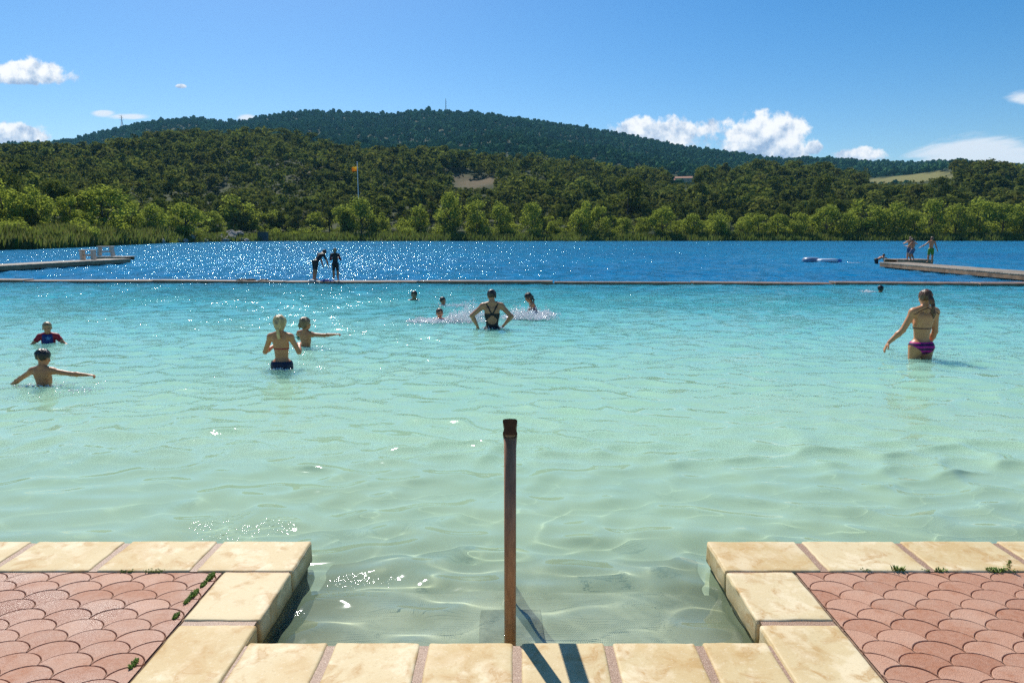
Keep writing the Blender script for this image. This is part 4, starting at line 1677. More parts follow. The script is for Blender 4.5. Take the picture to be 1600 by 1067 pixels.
def band(z0, z1, grow_=0.0):
    return lambda U, gi, ia, it, V: np.where((gi == 'torso') | np.char.startswith(gi, 'leg'), np.minimum(U[:, 2] - z0, z1 - U[:, 2]), -1)


def brief(z1, front=0.445, rise=1.05):
    def f_(U, gi, ia, it, V):
        low = front + np.maximum(0, np.abs(U[:, 0]) - 0.012) * rise
        v = np.minimum(z1 - U[:, 2], U[:, 2] - low)
        return np.where(np.char.startswith(gi, 'arm') | (gi == 'head') | (gi == 'neck'), -1, v)
    return f_


def shorts(z1, leg_frac):
    """trunks reaching leg_frac of the height"""
    def f_(U, gi, ia, it, V):
        v = np.minimum(z1 - U[:, 2], V[:, 2] - leg_frac)
        return np.where(np.char.startswith(gi, 'arm') | (gi == 'head') | (gi == 'neck'), -1, v)
    return f_


def vest(z0, z1, sleeve=0.05):
    def f_(U, gi, ia, it, V):
        v = np.minimum(np.minimum(z1 - U[:, 2] + 0.0, U[:, 2] - z0), sleeve - np.maximum(it, -1))
        return np.where((gi == 'head'), -1, v)
    return f_


def crossback(U, gi, ia, it, V):
    """swimsuit: low back, straps crossing between the shoulder blades, closed front"""
    x, z = np.abs(U[:, 0]), U[:, 2]
    back = U[:, 1] < 0.0
    hole = np.minimum(1 - (x / 0.062) ** 2 - ((z - 0.645) / 0.060) ** 2, 5)
    low = np.minimum(0.715 - z, 0.3)
    body_ = np.minimum(low, -hole * 0.03)
    st1 = 0.0085 - np.abs(x - (z - 0.70) * 0.52)
    st1 = np.minimum(st1, np.minimum(z - 0.68, 0.83 - z))
    st2 = 0.011 - np.abs(x - (0.715 - z) * 1.0)
    st2 = np.minimum(st2, np.minimum(z - 0.64, 0.735 - z))
    vb = np.maximum(body_, np.maximum(st1, st2))
    vf = np.maximum(0.765 - z, 0.010 - np.abs(x - 0.05))
    low_ = 0.445 + np.maximum(0, x - 0.012) * 1.0
    v = np.minimum(np.where(back, vb, vf), z - low_)
    return np.where((gi == 'head') | (gi == 'neck'), -1, np.minimum(v, ia - 0.004))


def string_at(z, half=0.004, wid=0.12):
    return lambda U, gi, ia, it, V: np.where(gi == 'torso', np.minimum(half - np.abs(U[:, 2] - z), ia + 0.004), -1)


def in_water(px, wl, top, H, **kw):
    """stand a figure so that the water line and the top of the head fall on these heights"""
    p = at(px, wl, 0.0)
    zt = atY(px, top, p.y).z
    return Vector((p.x, p.y, zt - H * kw.get('eff', 1.0)))


BACK, FRONT = 0.0, math.pi           # facing away from / towards the camera
NAVY, BLACK, RED = (0.012, 0.018, 0.05), (0.010, 0.011, 0.014), (0.42, 0.02, 0.03)

# woman in the striped bikini
BR = (0.13, 0.050, 0.022)
def stripes(U, gi):
    k = np.sin(U[:, 2] * 2 * math.pi / 0.036 + 1.0) > 0
    return np.where(k[:, None], np.array([0.62, 0.018, 0.25]), np.array([0.045, 0.010, 0.07]))
person('woman in a pink and purple striped bikini wading alone at the right, brown ponytail', in_water(1437, 560, 452, 1.68), 0.10, 1.68, 0.135, fem=1.0, head_yaw=-0.15, head_pitch=0.10,
       arms={-1: ((-.42, .10, -.95), (-.62, .22, -.74), (-.45, .15, -.9)), 1: ((.10, .02, -1), (-.02, .42, -.9))}, skin=(0.573, 0.247, 0.111), vox=0.0075,
       hair={'long': 0, 'thick': .05, 'rough': .025, 'tails': [(((.05, -.44, .10), (.08, -.58, -.15), (.13, -.64, -.50), (.20, -.66, -.95), (.24, -.64, -1.30)), (.13, .16, .15, .13, .05))]}, hair_col=BR,
       garments=[('bikini_bottom', brief(0.545, 0.44, 0.85), stripes, .005), ('bikini_string', string_at(0.665), (0.05, 0.012, 0.03), .004),
                 ('neck_string', lambda U, gi, ia, it, V: np.where((gi == 'torso') | (gi == 'neck'), 0.004 - np.abs(U[:, 2] - 0.845 + 0.5 * np.abs(U[:, 0])), -1), (0.07, 0.015, 0.02), .004)])
# girl with the braid
person('blonde girl with a braid standing waist deep, thin red bikini string across her back', in_water(441, 575, 492, 1.36), -0.05, 1.36, 0.158, fem=0.3, slim=0.96, head_pitch=0.05,
       arms={-1: ((-.42, .12, -.92), (.30, .90, .30)), 1: ((.42, .12, -.92), (-.30, .90, .30))}, skin=(0.573, 0.234, 0.100), vox=0.0075,
       hair={'long': 1, 'thick': .05, 'rough': .045, 'tails': [(((0, -.42, .25), (.0, -.50, .0), (.01, -.48, -.3), (.02, -.42, -.62), (.03, -.40, -.85), (.03, -.40, -1.0)), (.10, .14, .12, .09, .075, .03))]}, hair_col=(0.60, 0.40, 0.20),
       garments=[('bikini_bottom', band(0.40, 0.535), NAVY, .010), ('bikini_string', string_at(0.665, .005), (0.40, 0.02, 0.03), .004)])
# girl pointing
person('girl beside the braided girl, brown hair tied back, stretching her arm out to the right', in_water(477, 541, 495, 1.22), -0.35, 1.22, 0.165, fem=0.2, slim=0.95, head_yaw=-0.5, side=0.05,
       arms={1: ((.95, .25, -.04), (.97, .22, .10)), -1: ((-.5, .6, -.5), (-.1, .95, .05))}, skin=(0.528, 0.206, 0.085), vox=0.008, fist=(0, 1),
       hair={'long': 1, 'thick': .05, 'rough': .04, 'tails': [(((-.05, -.42, .10), (-.08, -.52, -.10), (-.10, -.46, -.45)), (.11, .12, .04))]}, hair_col=(0.25, 0.145, 0.07),
       garments=[('armband', lambda U, gi, ia, it, V: np.where(gi == 'arm-1', np.minimum(it - 0.03, 0.085 - it), -1), (0.01, 0.20, 0.22), .016)])
# boys on the left
person('dark haired boy seen from behind, both arms stretched out over the water', in_water(69, 602, 547, 1.20, eff=.985), 0.0, 1.20, 0.165, slim=0.97, head_pitch=0.30, head_yaw=-0.25,
       arms={-1: ((-.86, .15, -.50), (-.86, .20, -.52)), 1: ((.97, .12, -.20), (.98, .15, -.10))}, skin=(0.516, 0.206, 0.088), vox=0.0075, fist=(0, 1),
       hair={'thick': .035, 'rough': .04}, hair_col=(0.018, 0.012, 0.010), garments=[('swim_trunks', band(0.36, 0.52), NAVY, .008)])
def starry(U, gi):
    x, z = U[:, 0], U[:, 2]
    bib = (np.abs(x) < .066) & (U[:, 1] > 0.0) & (z < .80)
    c_ = np.where(bib[:, None], np.array([0.008, 0.03, 0.16]), np.array([0.36, 0.012, 0.025]))
    r_, a_ = np.hypot(x + .012, z - .745), np.arctan2(z - .745, x + .012)
    star = (r_ < .022 + .010 * np.cos(5 * a_ - 1.57)) & bib
    return np.where(star[:, None], np.array([0.10, 0.26, 0.50]), c_)
person('small fair haired boy in a red and blue swim vest, chest deep', in_water(76, 537, 502, 1.10), math.pi + 0.35, 1.10, 0.172, head_yaw=0.25, head_pitch=0.12,
       arms={-1: ((-.65, .25, -.7), (-.6, .6, -.3)), 1: ((.65, .25, -.7), (.5, .7, -.3))}, skin=(0.550, 0.222, 0.100), vox=0.0075,
       hair={'thick': .022, 'rough': .012}, hair_col=(0.28, 0.17, 0.08), garments=[('swim_vest', vest(0.50, 0.825, 0.055), starry, .012)])
# woman in the black swimsuit
person('woman in a black cross back swimsuit standing amid the splashes, hands on her hips', in_water(769, 513, 454, 1.62, eff=.985), 0.05, 1.62, 0.138, fem=0.9, head_yaw=0.25, head_pitch=0.28,
       arms={-1: ((-.72, -.05, -.62), (.42, .25, -.85), (.30, .3, -.9)), 1: ((.58, -.14, -.60), (-.45, .50, -.62))}, skin=(0.528, 0.222, 0.106), vox=0.0085, slim=1.08,
       hair={'thick': .05, 'rough': .03, 'tails': [(((.08, -.42, .02), (.17, -.50, -.10), (.24, -.46, -.26)), (.12, .10, .04))]}, hair_col=(0.06, 0.032, 0.022), garments=[('swimsuit', crossback, BLACK, .006)])
# girl in profile
person('dark haired girl in profile facing left, splashing shoulder deep', in_water(840, 489, 460, 1.30, eff=.93), math.pi / 2 + 0.15, 1.30, 0.160, fem=0.2, lean=0.42, head_pitch=0.05,
       arms={-1: ((-.1, .55, -.75), (.1, .95, .05)), 1: ((.35, -.55, -.70), (.3, .55, -.75))}, skin=(0.504, 0.206, 0.094), vox=0.0085,
       hair={'long': 1, 'thick': .05, 'rough': .05, 'tails': [(((0, -.40, .2), (0, -.48, -.1), (0, -.42, -.5), (.02, -.26, -.9)), (.12, .14, .11, .05))]}, hair_col=(0.035, 0.020, 0.014),
       garments=[('swimsuit', lambda U, gi, ia, it, V: np.where(gi == 'torso', np.minimum(0.735 - U[:, 2], 1), -1), (0.20, 0.05, 0.07), .006)])
# heads in the water
person('dark haired woman swimming towards the camera, only head and black shoulder straps above water', in_water(647, 468, 454, 1.6), math.pi - 0.1, 1.60, 0.140, fem=0.8, hair={'long': 1, 'thick': .04}, hair_col=(0.03, 0.017, 0.012),
       arms={-1: ((-.75, .4, -.5), (-.5, .8, -.4)), 1: ((.75, .4, -.5), (.5, .8, -.4))}, vox=0.010, skin=(0.482, 0.198, 0.094),
       garments=[('swimsuit', lambda U, gi, ia, it, V: np.where(gi == 'torso', np.maximum(0.76 - U[:, 2], 0.012 - np.abs(np.abs(U[:, 0]) - 0.055)), -1), BLACK, .006)])
person('child with wet dark hair swimming between the far swimmer and the laughing boy', in_water(692, 477, 463.5, 1.25), math.pi + 0.7, 1.25, 0.165, hair={'thick': .03}, hair_col=(0.045, 0.022, 0.014), vox=0.010, skin=(0.528, 0.198, 0.088),
       arms={-1: ((-.6, .5, -.6), (-.3, .9, -.4)), 1: ((.6, .5, -.6), (.3, .9, -.4))})
person('laughing boy up to his neck in white splashes, face turned to the right', in_water(687, 501, 481, 1.22), math.pi + 0.35, 1.22, 0.168, hair={'thick': .03}, hair_col=(0.10, 0.05, 0.025), vox=0.009, skin=(0.573, 0.230, 0.106),
       arms={-1: ((-.5, .5, -.6), (-.3, .9, -.3)), 1: ((.7, .3, -.6), (.6, .7, -.35))})
person('lone swimmer with black hair near the pontoon at the right, seen from behind', in_water(1376, 456, 445.5, 1.55), -0.9, 1.55, 0.145, hair={'thick': .04}, hair_col=(0.012, 0.009, 0.009), vox=0.011, skin=(0.390, 0.148, 0.064),
       arms={-1: ((-.75, .5, -.35), (-.3, .9, -.2)), 1: ((.6, .6, -.4), (.2, .95, -.2))})
# two children in wetsuits on the pontoon
def on_pontoon(px):
    b_ = ray(px, 440)[0]
    u_ = (b_ * pa.y - pa.x) / (dvec.x - b_ * dvec.y)
    q = pa + dvec * u_
    return Vector((q.x, q.y, 0.095))
def wetsuit(z1=0.84, leg_=0.30, sl=0.10):
    def f_(U, gi, ia, it, V):
        v = np.minimum(z1 - U[:, 2], np.where(np.char.startswith(gi, 'leg'), V[:, 2] - leg_, 1))
        v = np.minimum(v, np.where(np.char.startswith(gi, 'arm'), sl - it, 1))
        return np.where(gi == 'head', -1, v)
    return f_
def redsleeve(U, gi):
    return np.where(np.char.startswith(gi, 'arm')[:, None], np.array([0.16, 0.012, 0.02]), np.array(BLACK))
person('child in a black shorty wetsuit bending forward on the pontoon, facing right', on_pontoon(494), -0.60, 1.34, 0.152, lean=0.80, side=0.05, head_pitch=0.35,
       arms={-1: ((-.1, .55, -.85), (0, .35, -.95)), 1: ((.1, .50, -.85), (0, .30, -.95))}, legs={-1: ((-.12, .10, -1), (-.08, -.14, -1)), 1: ((.12, -.22, -1), (.06, -.24, -1))},
       hair={'thick': .03}, hair_col=(0.03, 0.02, 0.014), garments=[('wetsuit', wetsuit(), BLACK, .008)], vox=0.011, skin=(0.413, 0.165, 0.076))
person('fair haired child in a black and red wetsuit standing upright on the pontoon, head bowed', on_pontoon(525), 0.1, 1.20, 0.150, head_pitch=0.35,
       arms={-1: ((-.30, .25, -.9), (.45, .75, .35)), 1: ((.30, .25, -.9), (-.45, .75, .35))}, legs={-1: ((-.05, .02, -1), (-.01, -.03, -1)), 1: ((.05, .04, -1), (.01, -.06, -1))},
       hair={'thick': .03, 'long': 1}, hair_col=(0.30, 0.19, 0.10), garments=[('wetsuit', wetsuit(), redsleeve, .008)], vox=0.011, skin=(0.413, 0.165, 0.076))
# children on the right dock
def on_dock(px, py):
    return at(px, py, dz + 0.0)
person('pale boy standing with raised elbows at the end of the right dock, behind his friend', on_dock(1420, 407.0), math.pi - 0.5, 1.38, 0.150,
       arms={-1: ((-.65, .3, -.45), (.70, .55, .30)), 1: ((.65, .3, -.45), (-.70, .55, .30))}, hair={'thick': .03}, hair_col=(0.20, 0.11, 0.06), skin=(0.591, 0.256, 0.122), vox=0.012,
       garments=[('swim_trunks', shorts(0.545, 0.33), (0.07, 0.10, 0.17), .012)])
person('dark haired boy in grey blue trunks with bent knees at the right dock end', on_dock(1425, 408.6), 0.5, 1.28, 0.155, lean=0.12, arms={-1: ((-.45, .4, -.75), (.2, .9, .1)), 1: ((.55, .2, -.75), (.1, .8, -.4))},
       legs={-1: ((-.22, .38, -.9), (-.05, -.42, -.9)), 1: ((.22, .38, -.9), (.05, -.42, -.9))},
       hair={'thick': .04}, hair_col=(0.03, 0.02, 0.015), skin=(0.413, 0.157, 0.070), vox=0.012, garments=[('swim_trunks', shorts(0.545, 0.33), (0.10, 0.13, 0.20), .014)])
person('boy in bright green trunks standing on the right dock, one arm held out', on_dock(1453, 410.2), -0.1, 1.38, 0.152, arms={-1: ((-.75, .10, -.66), (-.85, .15, -.50)), 1: ((.40, .05, -.92), (.45, .15, -.88))},
       legs={-1: ((-.10, .02, -1), (-.03, -.05, -1)), 1: ((.08, -.02, -1), (.02, -.03, -1))}, hair={'thick': .03}, hair_col=(0.16, 0.08, 0.04), skin=(0.504, 0.206, 0.091), vox=0.012,
       garments=[('swim_trunks', shorts(0.55, 0.30), (0.07, 0.22, 0.02), .014)])
pc_ = at(1369, 412, 0.0)
person('child in dark trunks hauling himself out of the lake onto the right dock', pc_ + Vector((0.0, 0.0, -0.42)), -1.45, 1.30, 0.155, lean=1.15, head_pitch=-0.5, arms={-1: ((-.2, .92, -.15), (0, .45, -.9)), 1: ((.2, .92, -.15), (0, .45, -.9))},
       legs={-1: ((-.05, .25, -1), (-.02, -.5, -.9)), 1: ((.05, .12, -1), (.02, -.45, -.9))}, hair={'thick': .03}, hair_col=(0.03, 0.02, 0.015), skin=(0.482, 0.190, 0.088), vox=0.012,
       garments=[('swim_trunks', shorts(0.56, 0.32), BLACK, .012)])

# ------------------------------------------------------------------ things on the far shore and the hills
simple_mat('grey_metal', (0.45, 0.46, 0.47), 0.45, 0.15, 3, 0.1, 0.6)
simple_mat('white_pole', (0.72, 0.72, 0.70), 0.5, 0.1, 3, 0.1)
m, t = new_mat('flag_cloth')
z_ = t.sep(t.obj())[2]
x_ = t.sep(t.obj())[0]
c = t.ramp(t.mrange(t.math('ADD', z_, t.math('MULTIPLY', x_, 0.5)), -1.3, 0.3), [(0.05, (0.88, 0.42, 0.02)), (0.25, (0.92, 0.66, 0.04))])
d = t.node('BsdfDiffuse')
t.put(d.inputs[0], c)
tl = t.node('BsdfTranslucent')
t.put(tl.inputs[0], c)
ms = t.node('MixShader')
ms.inputs[0].default_value = 0.45
t.l.new(d.outputs[0], ms.inputs[1])
t.l.new(tl.outputs[0], ms.inputs[2])
t.out(ms.outputs[0])


def on_shore(px, back):
    b_ = ray(px, 370)[0]
    Y = float(shore_Y(b_)) + back
    return Vector((b_ * Y, Y, float(terrain(b_, Y))))


q = on_shore(562, 16)
ztop = atY(560, 254, q.y).z
fp = empty('flagpole', q, 0, 'tall white flagpole flying a small orange and yellow flag on the far shore', 'flagpole')
b = MB()
b.tube([(0, 0, -0.2), (0, 0, (ztop - q.z) * 0.5), (0, 0, ztop - q.z)], [0.15, 0.125, 0.09], 8)
b.ball((0, 0, ztop - q.z + 0.08), 0.15, 8)
b.build('pole', 'white_pole', fp)
nx, nz = 9, 7
gv, gf = [], []
for i in range(nx):
    for j in range(nz):
        u, w = i / (nx - 1), j / (nz - 1)
        gv.append((-0.12 - 1.45 * u, 0.22 * math.sin(u * 7 + w) * u, -1.25 * w - 0.55 * u * u - 0.1 * math.sin(5 * u)))
gf = [(i * nz + j, i * nz + j + 1, (i + 1) * nz + j + 1, (i + 1) * nz + j) for i in range(nx - 1) for j in range(nz - 1)]
fl = link('flag', mesh_np('flag', gv, np.array(gf), True), 'flag_cloth', fp, (0, 0, ztop - q.z - 1.0))
fl.modifiers.new('thickness', 'SOLIDIFY').thickness = 0.015

q = terr_hit(1068, 286, 235)
hs_ = 40 / FPX * q.y
simple_mat('ochre_plaster', (0.46, 0.34, 0.22), 0.9, 0.2, 1.2, 0.3)
simple_mat('roof_tiles', (0.42, 0.20, 0.115), 0.85, 0.35, 2.5, 0.5)
simple_mat('dark_window', (0.03, 0.03, 0.035), 0.25, 0.2, 3)
ho = empty('house', q, R(-14), 'low ochre farmhouse with terracotta roofs half hidden by trees on the slope', 'house')
b = MB()
b.box((0, 0, 2.0), (hs_ * 0.62, 7, 5.0), bev=0.03)
b.build('wall', 'ochre_plaster', ho)
b = MB()
b.box((-hs_ * 0.45, -1.0, 1.0), (hs_ * 0.40, 6, 3.6), bev=0.03)
b.build('wing', 'ochre_plaster', ho)


def gable(x0, x1, y0, y1, z, h):
    b = MB()
    ym = (y0 + y1) / 2
    bm = b.bm
    A = [bm.verts.new(p) for p in ((x0, y0, z), (x1, y0, z), (x1, y1, z), (x0, y1, z), (x0, ym, z + h), (x1, ym, z + h))]
    for f in ((0, 1, 5, 4), (2, 3, 4, 5), (1, 2, 5), (3, 0, 4), (3, 2, 1, 0)):
        bm.faces.new([A[i] for i in f])
    return b


rf = gable(-hs_ * .31 - .5, hs_ * .31 + .5, -4.0, 4.0, 4.503, 1.9).build('roof', 'roof_tiles', ho)
gable(-hs_ * .65 - .4, -hs_ * .25 - .313, -4.4, 2.4, 2.803, 1.4).build('roof', 'roof_tiles', ho)
b = MB()
b.box((hs_ * 0.2, 0.8, 6.1), (0.8, 0.8, 1.6), bev=0.02)
b.build('chimney', 'ochre_plaster', rf)
for x_ in (-0.20, -0.02, 0.17):
    w = MB()
    w.box((hs_ * x_, -3.49, 2.6), (1.0, 0.12, 1.5), bev=0.01)
    w.build('window', 'dark_window', ho)

q = terr_hit(1090, 293, 200)
b = MB()
b.box((0, 0, 0.6), (9, 0.5, 1.7), rz=R(-8), bev=0.03)
tag(b.build('wall', 'ochre_plaster', None, q), 'short pale garden wall just below the farmhouse', 'wall', None, 'thing')

# lattice pylon and mast on the ridge
for px, top, base_, lab, nm, wd in ((191, 180, 196, 'thin lattice power pylon on the left shoulder of the mountain', 'pylon', 1.6), (697, 154, 171, 'slim lattice radio mast on the top of the mountain', 'radio_mast', 0.7)):
    b_ = ray(px, 200)[0]
    Yq_ = np.linspace(1100, 1500, 200)
    k = int(np.argmax((terrain(np.full(200, b_), Yq_) - CAM_Z) / Yq_))
    Y = float(Yq_[k]) - 5
    zg = float(terrain(b_, Y))
    zt = atY(px, top, Y).z
    Hh = zt - zg
    root = empty(nm, (b_ * Y, Y, zg), 0.3, lab, nm.replace('_', ' '))
    b = MB()
    for sx in (-1, 1):
        for sy in (-1, 1):
            b.tube([(sx * wd * 1.6, sy * wd * 1.6, -1), (sx * wd * .5, sy * wd * .5, Hh * .6), (sx * .15, sy * .15, Hh)], 0.22, 5)
    for k in range(9):
        z0, z1 = Hh * k / 9, Hh * (k + 1) / 9
        f0, f1 = wd * (1.6 - 1.5 * k / 9), wd * (1.6 - 1.5 * (k + 1) / 9)
        for sy in (-1, 1):
            b.tube([(-f0, sy * f0, z0), (f1, sy * f1, z1)], 0.14, 4)
            b.tube([(f0, sy * f0, z0), (-f1, sy * f1, z1)], 0.14, 4)
    b.build('lattice', 'grey_metal', root)
    if nm == 'pylon':
        for zf in (0.70, 0.82, 0.93):
            b = MB()
            b.tube([(-3.6, 0, Hh * zf), (0, 0, Hh * zf + .5), (3.6, 0, Hh * zf)], 0.2, 5)
            b.build('cross_arm', 'grey_metal', root)
    else:
        b = MB()
        for zf in (0.55, 0.68, 0.8):
            b.ball((0.5, -0.4, Hh * zf), 0.8, 10, (1, .4, 1))
        b.build('antenna', 'grey_metal', root)

# concrete block and rocks at the water's edge
q = on_shore(411, 1.0)
simple_mat('old_concrete', (0.085, 0.085, 0.08), 0.9, 0.35, 1.5, 0.4)
cb = empty('concrete_block', (q.x, q.y, 0), 0.1, 'dark square concrete intake block at the water edge right of the rocks', 'block')
b = MB()
b.box((0, 0, 0.9), (2.3, 2.0, 2.6), bev=0.05)
b.build('base', 'old_concrete', cb)
b = MB()
b.box((0, 0, 2.28), (2.6, 2.3, 0.18), bev=0.03)
b.build('lid', 'old_concrete', cb)
simple_mat('pale_rock', (0.30, 0.27, 0.23), 0.9, 0.35, 1.5, 0.5)
rocks = []
for i in range(3):
    bm = bmesh.new()
    bmesh.ops.create_icosphere(bm, subdivisions=3, radius=1.0)
    for v in bm.verts:
        d = v.co.normalized()
        k = 1 + 0.28 * float(vnoise(d.x * 1.7 + i * 7, d.y * 1.7 + d.z * 2.1, 60 + i)) + 0.10 * float(vnoise(d.x * 5, d.y * 5 + d.z * 4, 70 + i))
        v.co = Vector((d.x * k, d.y * k * 0.8, d.z * k * 0.6))
    me = bpy.data.meshes.new('rock')
    bm.to_mesh(me)
    bm.free()
    me.materials.append(MATS['pale_rock'])
    rocks.append(me)
for i in range(26):
    px = random.gauss(364, 18) if i < 20 else random.uniform(250, 330)
    back = random.uniform(0.5, 7)
    q = on_shore(px, back)
    o = link('rock', rocks[i % 3], None, None, q + Vector((0, 0, 0.25 + 1.4 * max(0, 1 - abs(px - 366) / 24) * back / 7)))
    s_ = random.uniform(0.5, 1.2)
    o.scale = (s_, s_, s_)
    o.rotation_euler = (0, 0, random.uniform(0, 6))
    tag(o, 'pale grey boulder in the rock pile at the water edge on the left far shore', 'rock', 'boulders at the water edge')

# ------------------------------------------------------------------ floats, towels, weeds
simple_mat('ring_vinyl', (0.16, 0.22, 0.32), 0.3, 0.2, 4, 0.1)
simple_mat('white_vinyl', (0.72, 0.74, 0.78), 0.3, 0.08, 4, 0.1)
simple_mat('blue_vinyl', (0.03, 0.16, 0.48), 0.3, 0.15, 4, 0.1)
simple_mat('black_cloth', (0.012, 0.012, 0.014), 0.8, 0.3, 20, 0.5)
simple_mat('blue_cloth', (0.03, 0.07, 0.30), 0.8, 0.3, 20, 0.5)
simple_mat('white_cloth', (0.62, 0.62, 0.60), 0.8, 0.15, 20, 0.5)


def torus(R_, r_, n=28, k=12, flat=1.0):
    b = MB()
    b.bm.free()
    bm = bmesh.new()
    rg = [[bm.verts.new(((R_ + r_ * math.cos(v)) * math.cos(u), (R_ + r_ * math.cos(v)) * math.sin(u) * flat, r_ * math.sin(v))) for v in np.linspace(0, 2 * math.pi, k, endpoint=False)]
          for u in np.linspace(0, 2 * math.pi, n, endpoint=False)]
    for i in range(n):
        for j in range(k):
            bm.faces.new((rg[i][j], rg[(i + 1) % n][j], rg[(i + 1) % n][(j + 1) % k], rg[i][(j + 1) % k])).smooth = True
    b.bm = bm
    return b


q = at(1267, 409, 0.0)
o = torus(0.36, 0.19).build('swim_ring', 'ring_vinyl', None, q + Vector((0, 0, 0.10)))
tag(o, 'blue grey inflatable swim ring floating left of the white air mattress', 'swim ring')
q2 = at(1294, 409.5, 0.0)
am = empty('air_mattress', q2 + Vector((0, 0, 0.05)), 0.12, 'white and blue inflatable air mattress floating beyond the pontoon', 'air mattress')
b = MB()
for k in range(5):
    b.tube([(-0.78, -0.28 + k * .14, 0.03), (-0.6, -0.28 + k * .14, 0.06), (0.45, -0.28 + k * .14, 0.06)], [0.06, 0.105, 0.105], 10)
b.build('mattress', 'white_vinyl', am)
b = MB()
b.tube([(0.62, -0.36, 0.03), (0.62, 0.36, 0.03)], 0.12, 10)
b.build('pillow', 'blue_vinyl', am)
person('child hanging on behind the blue grey swim ring, only dark head visible', q + Vector((0.12, 0.42, -0.90)), math.pi, 1.18, 0.165, arms={-1: ((-.5, .6, -.5), (-.1, .9, .1)), 1: ((.5, .6, -.5), (.1, .9, .1))}, hair={'thick': .04}, hair_col=(0.03, 0.02, 0.015), vox=0.013)
person('swimmer stretched out behind the white air mattress, face towards the camera', q2 + Vector((0.52, 0.62, -1.10)), math.pi + 0.6, 1.30, 0.160, arms={-1: ((-.6, .6, -.3), (.2, .95, .05)), 1: ((.5, .8, -.3), (.1, .95, .05))}, hair={'thick': .03}, hair_col=(0.06, 0.035, 0.02), vox=0.013)


def heap(mat, s, label, cat, px, off, name):
    q = on_pontoon(px)
    V, Fq = grow([Prim('ell', 'a', .03, c=np.array([random.uniform(-.5, .5) * s, random.uniform(-.12, .12), random.uniform(.0, .05)]), r=np.array([.22 * s, .11, .055]), M=np.eye(3)) for _ in range(6)], [], 0.02)
    N = normals(V, Fq)
    V = V + N * (vnoise(V[:, 0] * 14, V[:, 1] * 14 + V[:, 2] * 9, 3) * 0.015)[:, None]
    V[:, 2] = np.maximum(V[:, 2], -0.005)
    tag(link(name, mesh_np(name, V, Fq, True), mat, None, q + Vector((0, off, -0.06))), label, cat)


heap('black_cloth', 0.9, 'black wet bundle lying on the pontoon left of the two children', 'bundle', 393, 0.0, 'bundle')
heap('blue_cloth', 0.45, 'crumpled blue towel at the feet of the two children on the pontoon', 'towel', 512, -0.1, 'towel')
heap('white_cloth', 0.3, 'small white towel lying left of the bending child on the pontoon', 'towel', 488, -0.1, 'towel')

simple_mat('weed_leaf', (0.19, 0.27, 0.04), 0.6, 0.4, 30, 0.2)
simple_mat('weed_stem', (0.16, 0.11, 0.05), 0.7, 0.3, 30, 0.2)


def tuft(px, py, r, h, n, label, seed, group=None):
    g = np.random.default_rng(seed)
    q = at(px, py, 0.142)
    V, Fc = [], []
    for i in range(n):
        a, d = g.uniform(0, 6.283), r * math.sqrt(g.uniform(0, 1))
        x, y = d * math.cos(a) * 1.7, d * math.sin(a) * 0.5
        if 'moss' in label and px < 335 and py > 895:
            x, y = d * math.cos(a) * 0.55, d * math.sin(a) * 1.5
        a2 = g.uniform(0, 6.283)
        hh = h * g.uniform(0.4, 1.1)
        lx, ly = math.cos(a2) * hh * .7, math.sin(a2) * hh * .7
        wx, wy = -math.sin(a2) * .0022, math.cos(a2) * .0022
        k = len(V)
        V += [(x - wx, y - wy, 0), (x + wx, y + wy, 0), (x + lx * .5 + wx * 1.3, y + ly * .5 + wy * 1.3, hh * .7), (x + lx, y + ly, hh), (x + lx * .5 - wx * 1.3, y + ly * .5 - wy * 1.3, hh * .7)]
        Fc.append((k, k + 1, k + 2, k + 4))
        Fc.append((k + 4, k + 2, k + 3, k + 3))
    f4 = np.array([f for f in Fc if f[2] != f[3]])
    f3 = np.array([f[:3] for f in Fc if f[2] == f[3]])
    me = mesh_np('weed', V, [f4, f3])
    return tag(link('weed', me, 'weed_leaf', None, q), label, 'weed', group)


spots = [(329, 902, .026, .012, 300), (318, 913, .020, .009, 200), (303, 929, .026, .012, 280), (293, 939, .020, .010, 200), (275, 963, .018, .010, 160), (209, 1038, .020, .011, 200), (240, 893, .03, .012, 90), (200, 893, .022, .012, 60)]
for i, s_ in enumerate(spots):
    tuft(*s_, 'green moss tuft in the joint between the paving and the stones of the left coping', 200 + i, 'moss tufts in the left paving joint')
for i, (px, r, h, n) in enumerate([(1352, .016, .014, 50), (1404, .02, .028, 70), (1446, .012, .012, 35), (1470, .02, .018, 60), (1388, .012, .01, 30), (1555, .03, .02, 110)]):
    tuft(px, 892.5, r, h, n, 'tiny green weed in the joint along the right coping', 300 + i, 'weeds in the right paving joint')
q = at(1576, 892.5, 0.142)
wd = empty('weed_plant', q, 0, 'leafy weed with an upright brown seed stem beside the right coping', 'weed')
b = MB()
b.tube([(0, 0, 0), (0.002, 0, .03), (-0.004, 0.0, 0.062)], 0.0016, 5)
b.tube([(0.001, 0, .018), (0.014, 0, .034)], 0.0012, 5)
b.build('stem', 'weed_stem', wd)
g = np.random.default_rng(8)
C = np.concatenate([np.stack([g.normal(0, .016, 70), g.normal(0, .008, 70), np.abs(g.normal(0, .010, 70))], 1), np.stack([g.normal(-.002, .004, 40), g.normal(0, .004, 40), g.uniform(.02, .064, 40)], 1)])
V, F = leaf_quads(C, g.normal(size=C.shape) + np.array([0, 0, 1]), 0.0055, g)
link('foliage', mesh_np('foliage', V, F), 'weed_leaf', wd)

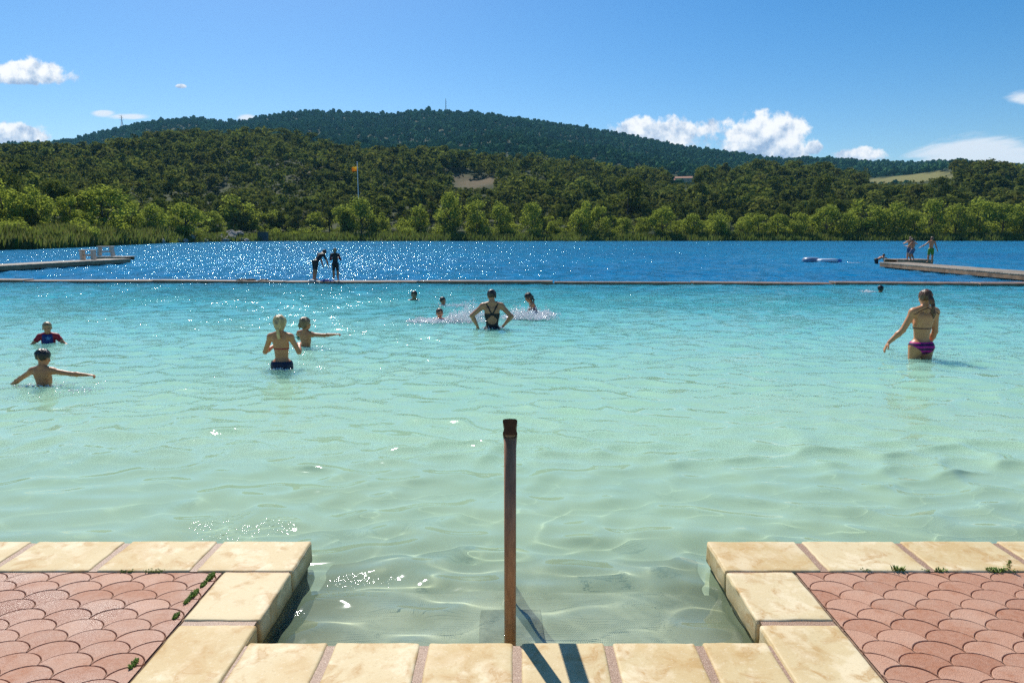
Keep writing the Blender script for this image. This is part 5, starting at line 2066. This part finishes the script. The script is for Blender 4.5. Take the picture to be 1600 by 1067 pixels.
# ------------------------------------------------------------------ splashing water
m, t = new_mat('spray')
pr = t.principled((0.90, 0.93, 0.94), 0.15, None, 0, 0.6)
tl = t.node('BsdfTranslucent')
t.put(tl.inputs[0], (0.93, 0.95, 0.96))
ms = t.node('MixShader')
ms.inputs[0].default_value = 0.2
t.l.new(pr, ms.inputs[1])
t.l.new(tl.outputs[0], ms.inputs[2])
t.out(ms.outputs[0])
bm = bmesh.new()
bmesh.ops.create_icosphere(bm, subdivisions=1, radius=1.0)
iv = np.array([v.co[:] for v in bm.verts])
if_ = np.array([[v.index for v in f.verts] for f in bm.faces])
bm.free()


def spray(name, clusters, seed):
    g = np.random.default_rng(seed)
    Vs, Fs, off = [], [], 0
    for (px, py, hx, hy, hz, n, rmax) in clusters:
        c = at(px, py, 0.0)
        sx = hx / FPX * c.y
        X = np.clip(g.normal(0, .42, n), -1.1, 1.1)
        Yv = np.clip(g.normal(0, .45, n), -1, 1)
        top = hz * np.clip(1 - X * X * .8, .1, 1) * (0.6 + 0.6 * vnoise(X * 5 + px, Yv * 0 + 2, seed))
        Zv = np.abs(g.normal(0, .38, n)) * np.maximum(top, .02)
        r = rmax * g.uniform(.25, 1, n) ** 2.2
        low = g.uniform(0, 1, n) < 0.35
        Zv[low] *= 0.12
        P = np.stack([c.x + X * sx, c.y + Yv * hy, Zv + 0.01], 1)
        st = np.ones((n, 3))
        st[low] = np.array([2.4, 2.0, 0.5])
        V = (iv[None] * (r[:, None] * st)[:, None, :] + P[:, None]).reshape(-1, 3)
        F = (if_[None] + (np.arange(n) * len(iv))[:, None, None]).reshape(-1, 3) + off
        off += len(V)
        Vs.append(V)
        Fs.append(F)
    tag(link(name, mesh_np(name, np.concatenate(Vs), np.concatenate(Fs), True), 'spray'), kind='stuff')


spray('splash_spray', [(705, 502, 62, 0.45, 0.30, 4200, .016), (735, 494, 34, 0.4, 0.42, 2200, .014), (662, 503, 26, 0.3, 0.10, 800, .016), (822, 497, 46, 0.5, 0.32, 4200, .016), (848, 492, 26, 0.35, 0.28, 1500, .015),
                       (715, 478, 40, 0.5, 0.08, 260, .02), (771, 513, 22, 0.25, 0.06, 160, .016)], 3)
spray('water_foam', [(1357, 456.5, 13, 0.25, 0.10, 220, .02), (60, 604, 45, 0.20, 0.06, 200, .011), (128, 612, 40, 0.25, 0.03, 90, .010), (441, 577, 26, 0.15, 0.04, 130, .011), (488, 546, 30, 0.2, 0.03, 90, .010),
                     (1392, 411.5, 14, 0.3, 0.10, 120, .03), (1330, 411, 20, 0.3, 0.05, 100, .03)], 4)

# what stands in the water receives the sunlight focused by the ripples
for o in bpy.data.objects:
    if o.type == 'MESH' and o.name.split('.')[0] in ('lake_bed', 'tread', 'footing_slab', 'retaining_wall', 'body', 'post', 'swim_trunks', 'bikini_bottom', 'swimsuit', 'deck_segment', 'float', 'side_beam', 'coping_stone', 'rock', 'hills'):
        o.cycles.is_caustics_receiver = True

# ------------------------------------------------------------------ haze
b = MB()
b.box((0, 1500, 145), (7000, 3200, 310))
m = bpy.data.materials.new('haze')
m.use_nodes = True
m.node_tree.nodes.clear()
t = NT(m.node_tree)
v = t.node('VolumePrincipled')
t.put(v.inputs['Color'], (0.25, 0.68, 1.0))
v.inputs['Density'].default_value = 0.00008
v.inputs['Anisotropy'].default_value = 0.2
o = t.node('OutputMaterial')
t.l.new(v.outputs[0], o.inputs['Volume'])
MATS['haze'] = m
tag(b.build('haze', 'haze'), kind='stuff')
